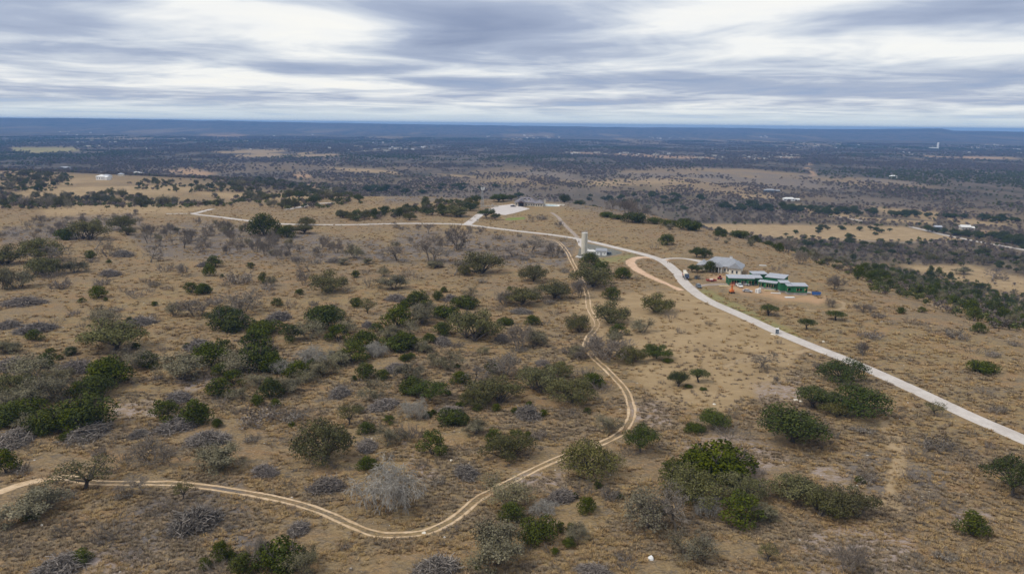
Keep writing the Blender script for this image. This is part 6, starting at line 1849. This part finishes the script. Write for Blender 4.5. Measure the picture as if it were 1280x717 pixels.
def near_stuff():
    c = holder('tufts')
    for k in range(3): proto(c, make_tuft(k, 0.5).mesh('a_grass_tuft', [M['grass_blade']]))
    for k in range(2): proto(c, make_tuft(k, 0.35).mesh('b_grey_tuft', [M['grey_grass']]))
    x, y, q = lwedge(85, 900, 150000, 101); f = fbm(x / 14, y / 9, 41, 3); ok = (f + q.normal(size=len(f)) * .05 > 0.40) & off_road(x, y, 0.95) & clear_of(x, y); ok &= q.rand(len(x)) < np.interp(np.hypot(x, y), [200, 330, 900], [1, 0.36, 0.30]) * (1 - 0.7 * masks(x, y, height(x, y))['field']); x, y, f = x[ok], y[ok], f[ok]; n = len(x)
    s = q.uniform(0.7, 1.4, n) * np.clip(np.hypot(x, y) / 210, 0.75, 1.7) ** 0.8; grey = (f > 0.54 + q.normal(size=n) * .05) & (np.hypot(x, y) < 300)
    instance_field('grass', np.stack([x, y, height(x, y)], 1), s * 1.25, q.rand(n) * 6.28, np.where(grey, 3 + q.randint(0, 2, n), q.randint(0, 3, n)), c, sz=s * q.uniform(.45, 0.9, n))
    c2 = holder('low_brush')
    for k in range(4): proto(c2, PLANT['S'][k][0])
    x, y, q = lwedge(85, 1000, 60000, 103); z = height(x, y); ms = masks(x, y, z); f = fbm(x / 22, y / 13, 43, 3); dens = np.clip((f - 0.46) * 5, 0, 1) * (1 - 0.85 * ms['field']) + 0.9 * ms['scrub'] * (f > 0.40)
    ok = (q.rand(len(x)) < 0.24 * dens) & off_road(x, y, 1.1) & clear_of(x, y); x, y, z = x[ok], y[ok], z[ok]; n = len(x); s = q.uniform(0.25, 0.75, n) * (0.8 + 0.5 * q.rand(n) ** 4)
    instance_field('low_brush', np.stack([x, y, z - 0.03], 1), s, q.rand(n) * 6.28, q.randint(0, 4, n), c2, sz=s * q.uniform(.4, .8, n))
    c3 = holder('stones')
    for k in range(4):
        bm = bmesh.new(); bmesh.ops.create_icosphere(bm, subdivisions=1, radius=0.5)
        for v in bm.verts: v.co = v.co * rs.uniform(0.7, 1.15); v.co.z *= 0.5
        me = bpy.data.meshes.new('stone'); bm.to_mesh(me); bm.free(); me.materials.append(M['stone']); proto(c3, me)
    x, y, q = wedge(85, 420, 14000, 107); z = height(x, y); ms = masks(x, y, z); f = fbm(x / 9, y / 7, 47, 2); ok = (q.rand(len(x)) < np.clip((f - 0.60) * 6, 0, 1) + 0.25 * ms['rock']) & off_road(x, y, 1.0)
    x, y, z = x[ok], y[ok], z[ok]; n = len(x); s = 0.18 + 0.5 * q.rand(n) ** 4
    instance_field('loose_stones', np.stack([x, y, z + .02], 1), s, q.rand(n) * 6.28, q.randint(0, 4, n), c3)
near_stuff()
def far_tree(k):
    g = Geo(); w = {0: 1.0, 1: 1.25, 2: 0.9, 3: 1.1}[k]
    for i in range(5):
        a = i * 2.4; r = rs.uniform(.2, .62) * 4 * w; bl = ((r * math.cos(a) * .8, r * math.sin(a) * .8, rs.uniform(2.2, 4.6)), (2.1, 2.1, 1.8)); blob_cards(g, [bl], 0.8, 1.0, 0, 0.5, 0.3)
    return g
def woods():
    c = holder('wood_trees')
    for k in range(3): proto(c, far_tree(k).mesh('a_evergreen', [M['far_green']]))
    for k in range(3):
        g = far_tree(k); proto(c, g.mesh('b_leafless', [M['far_grey']]))
    pts = []
    for r0, r1, n, seed in ((900, 2400, 52000, 201), (2400, 4200, 46000, 202), (4200, 7500, 60000, 203)):
        x, y, q = wedge(r0, r1, n, seed, 40); z = height(x, y); ms = masks(x, y, z); px, py = to_px(x, y, z)
        f = fbm(x / 170, y / 260, 73, 3); g = fbm(x / 620, y / 800, 79, 3)
        f2 = fbm(x / 75, y / 95, 74, 3); pt = ms['thin'] * np.clip(0.10 + (f2 - 0.44) * 4.5, 0.02, 0.85); ok = q.rand(n) < np.maximum(ms['wood'] * np.clip(0.25 + (f - 0.40) * 4, 0.04, 1), pt); d = np.where(inside(PLATEAU, x, y), 0.0, edge_dist(PLATEAU, x, y)); ok &= d > np.where(x > -150, 300, 90)
        evergreen = q.rand(n) < np.clip(0.46 + (g - 0.5) * 3.2, 0.08, 0.92); evergreen &= q.rand(n) > 0.8 * ms['thin']; s = q.uniform(0.6, 1.2, n) * (1 - 0.25 * ms['thin']) * (1.0 if r1 < 3000 else 1.25 if r1 < 5000 else 1.9)
        pts.append((x[ok], y[ok], z[ok], s[ok], np.where(evergreen, q.randint(0, 3, n), 3 + q.randint(0, 3, n))[ok], q.rand(n)[ok] * 6.28))
    q = np.random.RandomState(222)       # the tree belts beyond the road fork, behind the trees that stand singly
    for pi_, (poly, n) in enumerate((([(0, 250), (60, 244), (150, 243), (290, 254), (300, 259), (180, 261), (60, 262), (0, 262)], 420), ([(235, 243), (330, 226), (430, 240), (455, 254), (420, 262), (330, 263), (285, 252)], 620), ([(0, 218), (40, 214), (92, 221), (84, 231), (110, 236), (90, 241), (0, 247)], 260),
                    ([(150, 226), (255, 226), (300, 232), (240, 240), (170, 238)], 60), ([(395, 273), (440, 268), (500, 263), (560, 253), (592, 252), (596, 261), (560, 270), (500, 273), (440, 277)], 90), ([(985, 302), (1080, 314), (1290, 345), (1290, 420), (1130, 372), (1085, 352), (1040, 340)], 70), ([(1068, 346), (1100, 331), (1150, 336), (1290, 372), (1290, 424), (1230, 408), (1180, 391), (1130, 373), (1085, 366)], 700), ([(985, 300), (1080, 314), (1135, 332), (1085, 352), (1040, 340), (1000, 322)], 210), ([(1000, 303), (1280, 320), (1285, 345), (1215, 330), (1130, 331), (1070, 316)], 110))):
        g = at(np.array([p[0] for p in poly]), np.array([p[1] for p in poly]))[:, :2]; c_ = q.uniform(g.min(0), g.max(0), (n * 6, 2)); c_ = c_[inside(g, c_[:, 0], c_[:, 1])]; c_ = c_[fbm(c_[:, 0] / 60, c_[:, 1] / 60, 91, 2) > (0.30 if pi_ == 6 else 0.40)][:n]
        x, y = c_[:, 0], c_[:, 1]; m_ = len(x); pts.append((x, y, height(x, y), q.uniform(.5, 1.05, m_) * (.78 if pi_ == 6 else .62 if pi_ in (5, 7) else 1), np.where(q.rand(m_) < (.72 if pi_ < 5 else .25 if pi_ not in (6, 7) else .75 if pi_ == 6 else .7), q.randint(0, 3, m_), 3 + q.randint(0, 3, m_)), q.rand(m_) * 6.28))
    x, y, z, s, i, r = [np.concatenate([p[k] for p in pts]) for k in range(6)]
    instance_field('distant_woods', np.stack([x, y, z - .3], 1), s, r, i, c, sz=np.minimum(s, 1.5))
    return len(x)
woods()

def plain_oaks():
    """rows and dots of oaks far out on the plain, past the number that can stand singly"""
    c = holder('plain_oaks'); n0 = len(PLANT['D'])
    for k in range(n0): proto(c, PLANT['D'][k][2])
    P = []; q = np.random.RandomState(301)
    for poly, n, lo, hi in (([(700, 250), (780, 240), (900, 250), (1000, 262), (960, 268), (860, 262), (760, 262), (700, 262)], 50, 10, 16), ([(840, 277), (1150, 281), (1150, 284), (1000, 283.5), (840, 281)], 60, 6, 9),
                            ([(900, 257), (1000, 260), (1090, 265), (1270, 276), (1270, 281), (1180, 272), (1060, 270), (900, 263)], 110, 9, 14), ([(430, 235), (560, 232), (640, 232), (600, 240), (500, 242), (430, 240)], 26, 11, 16),
                            ([(1150, 288), (1285, 300), (1285, 312), (1210, 297)], 40, 9, 14), ([(1010, 300), (1210, 304), (1210, 308), (1010, 308)], 18, 6, 9)):
        g = at(np.array([p[0] for p in poly]), np.array([p[1] for p in poly]))[:, :2]; got = 0
        while got < n:
            x, y = q.uniform(g.min(0), g.max(0))
            if inside(g, np.array([x]), np.array([y]))[0]: P.append((x, y, float(height(x, y)) - .3, q.uniform(lo, hi))); got += 1
    P = np.array(P); mw = np.array([PLANT['D'][k][3] for k in range(n0)]); idx = q.randint(0, n0, len(P)); s = P[:, 3] / mw[idx]
    instance_field('distant_oaks', P[:, :3], s, q.rand(len(P)) * 6.28, idx, c, sz=s * q.uniform(.8, 1.05, len(P)))
plain_oaks()
# ------------------------------------------------------------------ air: one closed box of thin haze round everything
def build_haze():
    m = bpy.data.materials.new('haze'); m.use_nodes = True; T = NT(m.node_tree); T.n.clear()
    o = T.node('ShaderNodeOutputMaterial'); v = T.node('ShaderNodeVolumePrincipled')
    v.inputs['Color'].default_value = (0.21, 0.49, 1.0, 1); v.inputs['Density'].default_value = HAZE_DENSITY; v.inputs['Anisotropy'].default_value = 0.0
    T.link(v.outputs[0], o.inputs['Volume'])
    x0, x1, z0, z1 = -19600, 19600, HAZE_BOTTOM, HAZE_TOP
    V = [(x, y, z) for z in (z0, z1) for y in (x0, x1) for x in (x0, x1)]
    F = [(0, 2, 3, 1), (4, 5, 7, 6), (0, 1, 5, 4), (2, 6, 7, 3), (0, 4, 6, 2), (1, 3, 7, 5)]
    me = bpy.data.meshes.new('haze'); me.from_pydata(V, [], F); me.materials.append(m)
    ob = bpy.data.objects.new('haze', me); COL.objects.link(ob); ob['kind'] = 'stuff'
HAZE_DENSITY = 8.5e-5
_g = bpy.data.objects['ground'].data; _zz = np.empty(len(_g.vertices) * 3); _g.vertices.foreach_get('co', _zz); _zz = _zz[2::3]
HAZE_BOTTOM = float(_zz.min()) - 1.0; HAZE_TOP = float(max(_zz.max(), CAM_H)) + 2.0
build_haze()
